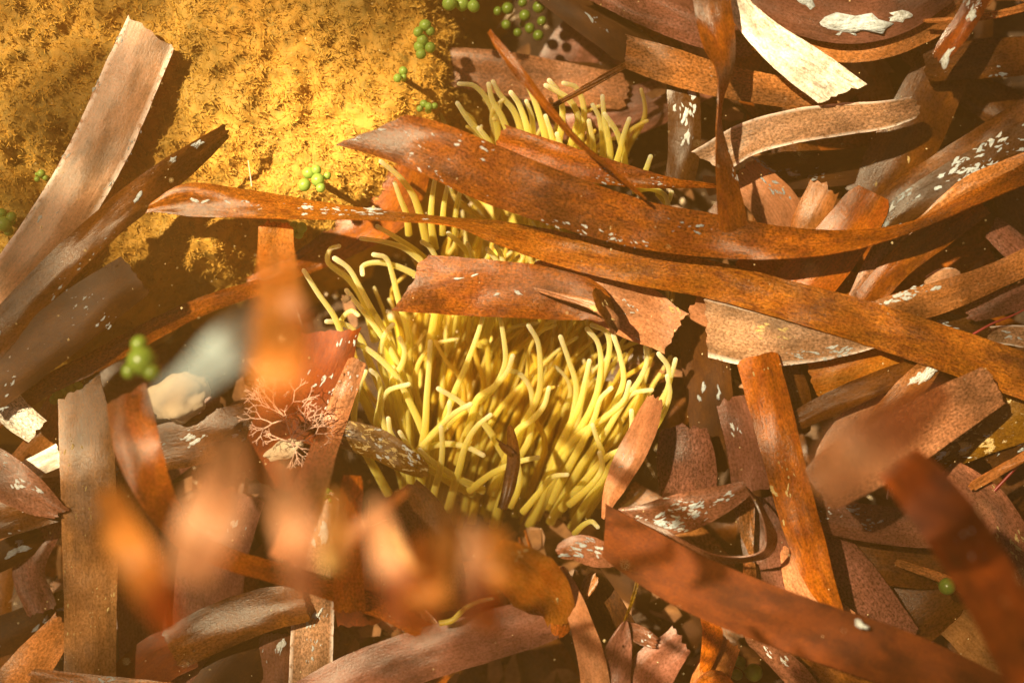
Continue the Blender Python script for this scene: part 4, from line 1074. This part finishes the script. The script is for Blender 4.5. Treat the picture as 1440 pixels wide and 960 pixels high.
bubbles('flat green bubbles beneath the slim rusty leaf at left',
        [(82, 552, 18), (97, 548, 20), (110, 543, 14), (76, 562, 13)], -4)
bubbles('single dull green bubble among the thin leaf strips at lower right', [(1332, 824, 24)], 3, 'greendark')
bubbles('olive bubbles in the gap at the bottom under the broad dark red leaf', [(1040, 930, 18), (1060, 945, 26), (1036, 948, 16)], -8, 'greendark')
def grain(label, x, y, z, sx, sy, mat):
    me = CR[2][mat]; o = bpy.data.objects.new('shell_grain', me); COL.objects.link(o)
    o.location = at(x, y, z); o.scale = (sx * K, sy * K, sx * K * 1.6); o.rotation_euler = (0, 0, -.5)
    tag(o, label, 'shell grain')
grain('cream coloured drop shaped shell grain on the edge of the broad mauve leaf', 1211, 878, 31, 10, 8, 'crustwhite')

# pale stone
def stone(label, cx, cy, rx, ry, z, mat, seed):
    bm = bmesh.new(); bmesh.ops.create_icosphere(bm, subdivisions=4, radius=1)
    for v in bm.verts:
        n = noise.fractal(v.co * 1.7 + Vector((seed, 0, 0)), 1, 2, 4) * .28
        v.co *= 1 + n + .10 * round(noise.noise(v.co * 2.2) * 3) / 3
    for f in bm.faces: f.smooth = True
    me = bpy.data.meshes.new('stone'); bm.to_mesh(me); bm.free(); me.materials.append(M[mat])
    o = bpy.data.objects.new('stone', me); COL.objects.link(o); o.location = at(cx, cy, z)
    o.scale = (rx * K, ry * K, min(rx, ry) * K * .8); o.rotation_euler = (0, 0, .4)
    tag(o, label, 'stone')
stone('pale pink and cream limestone piece behind the blurred blue grey leaf', 252, 558, 44, 32, 1, 'stone', 3)
stone('small crumbly ochre stone at the lower end of the branching alga', 400, 632, 26, 12, 6, 'stone', 8)
stone('mossy crumb of stone at the tentacles left of the short broad leaf', 487, 420, 7, 5, 2, 'stone', 12)

# ------------------------------------------------------------------ branching pink alga
al = empty('branching_alga', at(412, 622, 3)); tag(al, 'delicate pink branching alga with forked twigs, left of the anemone', 'alga')
def twig_tree(root, ang, length, gen, name='branch', z=11, thick=1.8, spread=.5, sd=1):
    rnd = random.Random(sd); V = []; F = []
    def seg(a, b, r0, r1):
        t = (b - a).normalized(); s = t.cross(Vector((0, 0, 1)));
        s = s.normalized() if s.length > 1e-5 else Vector((1, 0, 0)); u = t.cross(s)
        n = len(V)
        for p, r in ((a, r0), (b, r1)):
            for k in range(5):
                q = 2 * math.pi * k / 5; V.append(p + (s * math.cos(q) + u * math.sin(q)) * r)
        for k in range(5): F.append((n + k, n + (k + 1) % 5, n + 5 + (k + 1) % 5, n + 5 + k))
        F.append(tuple(n + 5 + k for k in range(5)))
    def grow(x, y, zz, a, ln, g, th):
        steps_ = 2; px, py, pz = x, y, zz
        for k in range(steps_):
            a += rnd.uniform(-.2, .2)
            nx, ny, nz = px + math.cos(a) * ln / steps_, py - math.sin(a) * ln / steps_, pz + rnd.uniform(-.35, .55)
            seg(at(px, py, pz), at(nx, ny, nz), th * K / 2, th * K / 2 * .88); px, py, pz = nx, ny, nz
        if g > 0:
            for sgn in (-1, 1): grow(px, py, pz, a + sgn * rnd.uniform(.25, spread + .25), ln * rnd.uniform(.6, .88), g - 1, th * .84)
            if rnd.random() < .25: grow(px, py, pz, a + rnd.uniform(-.2, .2), ln * .6, g - 1, th * .8)
    grow(root[0], root[1], z, ang, length, gen, thick)
    o = mesh_obj(name, V, F, M['stem'], None, Vector(al.location)); o.parent = al; o.location = (0, 0, 0)
for k, (r, a, ln, g, sdd) in enumerate([((400, 585), 2.75, 22, 4, 1), ((398, 583), 2.2, 20, 4, 2), ((400, 580), 1.0, 20, 4, 3), ((410, 615), 2.0, 22, 2, 4),
                                       ((402, 590), 3.3, 20, 4, 5), ((412, 618), .55, 20, 4, 6), ((412, 620), .1, 20, 4, 7), ((410, 622), 5.9, 16, 3, 8),
                                       ((408, 620), 3.0, 15, 3, 9), ((412, 622), 4.9, 13, 3, 10), ((408, 622), 1.2, 14, 3, 12), ((398, 585), .3, 18, 3, 13), ((410, 622), 5.3, 14, 3, 14)]):
    twig_tree(r, a, ln, g, sd=sdd)

# small threads
def thread(name, label, cat, pts, z, wd, mat):
    P = [at(x, y, z + i * .3) for i, (x, y) in enumerate(pts)]
    o = tube(name, P, lambda v: wd * K / 2 * (1 - .4 * v), M[mat], None, sides=6, sub=4)
    tag(o, label, cat)
thread('red_alga', 'thin crimson stem at the right edge above the longest leaf', 'alga', [(1368, 470), (1395, 455), (1425, 443), (1460, 425)], 4, 4, 'redstem')
thread('red_alga', 'thin dark red stem in the shadows at the right edge, lower down', 'alga', [(1398, 690), (1415, 672), (1440, 645), (1460, 625)], 3, 5, 'redstem')
thread('alga_strand', 'curved golden strand below the blurred leaves, bottom centre', 'alga', [(618, 876), (636, 872), (652, 856), (672, 846), (692, 841)], 12, 9, 'tent')
thread('pale_alga', 'short pale hair standing on the rock right of the dark shiny leaf', 'alga', [(354, 262), (352, 246), (349, 226)], 4, 2.5, 'stem')

# ------------------------------------------------------------------ drifting grains and grit
def particles():
    V = []; F = []; rnd = random.Random(3)
    for i in range(750):
        x = rnd.uniform(-50, 1490); y = rnd.uniform(-40, 1000); z = rnd.uniform(-6, 20) if rnd.random() < .85 else rnd.uniform(20, 110)
        if sdist(x, y) > 0: z = max(z, -2)
        c = at(x, y, z); r = rnd.uniform(.00006, .00016) * (1 if rnd.random() < .93 else 1.8)
        n = len(V)
        for d in ((1, 0, 0), (-1, 0, 0), (0, 1, 0), (0, -1, 0), (0, 0, 1), (0, 0, -1)):
            V.append(c + Vector(d) * r * rnd.uniform(.7, 1.4))
        for a in (0, 1):
            for b in (2, 3):
                for e in (4, 5): F.append((n + a, n + b, n + e))
    return tag(mesh_obj('drifting_grains', V, F, M['particle'], smooth=False), 'tiny bright grains drifting in the water above the litter', 'sediment', kind='stuff')
particles()

def scraps():
    V = []; F = []; rnd = random.Random(21)
    for i in range(900):
        x = rnd.uniform(-60, 1500); y = rnd.uniform(-60, 1020)
        if sdist(x, y) > -70 or (500 < x < 930 and 110 < y < 740): continue
        c = at(x, y, rnd.uniform(-32, -12)); a = rnd.uniform(0, 6.28); Ln = rnd.uniform(.001, .005); wd = rnd.uniform(.0005, .0022)
        d = Vector((math.cos(a), math.sin(a), rnd.uniform(-.35, .35))) * Ln; q = Vector((-math.sin(a), math.cos(a), rnd.uniform(-.3, .3))) * wd
        n = len(V); V += [c - d - q * rnd.random(), c - d * .3 - q, c + d - q * rnd.random(), c + d * .8 + q * rnd.random(), c + q, c - d * .7 + q * rnd.random()]
        F.append((n, n + 1, n + 2, n + 3, n + 4, n + 5))
    return tag(mesh_obj('leaf_scraps', V, F, M['scrap'], smooth=False), 'small broken brown leaf scraps scattered through the shaded litter', 'leaf scraps', kind='stuff')
def grit():
    V = []; F = []; rnd = random.Random(11)
    for i in range(1500):
        x = rnd.uniform(-60, 1500); y = rnd.uniform(-60, 1020)
        if sdist(x, y) > -70: continue
        c = at(x, y, rnd.uniform(-38, -33)); r = rnd.uniform(.0002, .0011) * rnd.random() + .0001; n = len(V)
        if rnd.random() < .35:       # short fibre
            a = rnd.uniform(0, 6.28); d = Vector((math.cos(a), math.sin(a), rnd.uniform(-.2, .4))) * rnd.uniform(.002, .008); q = Vector((-math.sin(a), math.cos(a), 0)) * .00018
            V += [c - q, c + q, c + d * .5 + q + Vector((0, 0, .0006)), c + d * .5 - q + Vector((0, 0, .0006)), c + d]
            F += [(n, n + 1, n + 2, n + 3), (n + 3, n + 2, n + 4)]
        else:
            for d in ((1, 0, 0), (-1, 0, 0), (0, 1, 0), (0, -1, 0), (0, 0, .5), (0, 0, -.5)): V.append(c + Vector(d) * r * rnd.uniform(.6, 1.4))
            for a in (0, 1):
                for b in (2, 3):
                    for e in (4, 5): F.append((n + a, n + b, n + e))
    return tag(mesh_obj('shell_grit', V, F, M['stone'], smooth=False), 'pale shell bits and short fibres scattered on the shaded seabed', 'shell grit', kind='stuff')
grit(); scraps()

# ------------------------------------------------------------------ milky water
def haze():
    bm = bmesh.new(); bmesh.ops.create_cube(bm, size=1)
    me = bpy.data.meshes.new('haze'); 
    for v in bm.verts: v.co = Vector((v.co.x * 90, v.co.y * 90, -1.1 if v.co.z < 0 else .335))
    bm.to_mesh(me); bm.free()
    m = bpy.data.materials.new('milky water'); m.use_nodes = True; nt = m.node_tree; nt.nodes.clear()
    out = nt.nodes.new('ShaderNodeOutputMaterial'); v = nt.nodes.new('ShaderNodeVolumePrincipled')
    v.inputs['Color'].default_value = (1.0, .50, .11, 1); v.inputs['Density'].default_value = .42; v.inputs['Anisotropy'].default_value = .1
    nt.links.new(v.outputs[0], out.inputs['Volume'])
    me.materials.append(m); o = bpy.data.objects.new('haze', me); COL.objects.link(o); o['kind'] = 'stuff'
HAZE = True
if HAZE: haze()
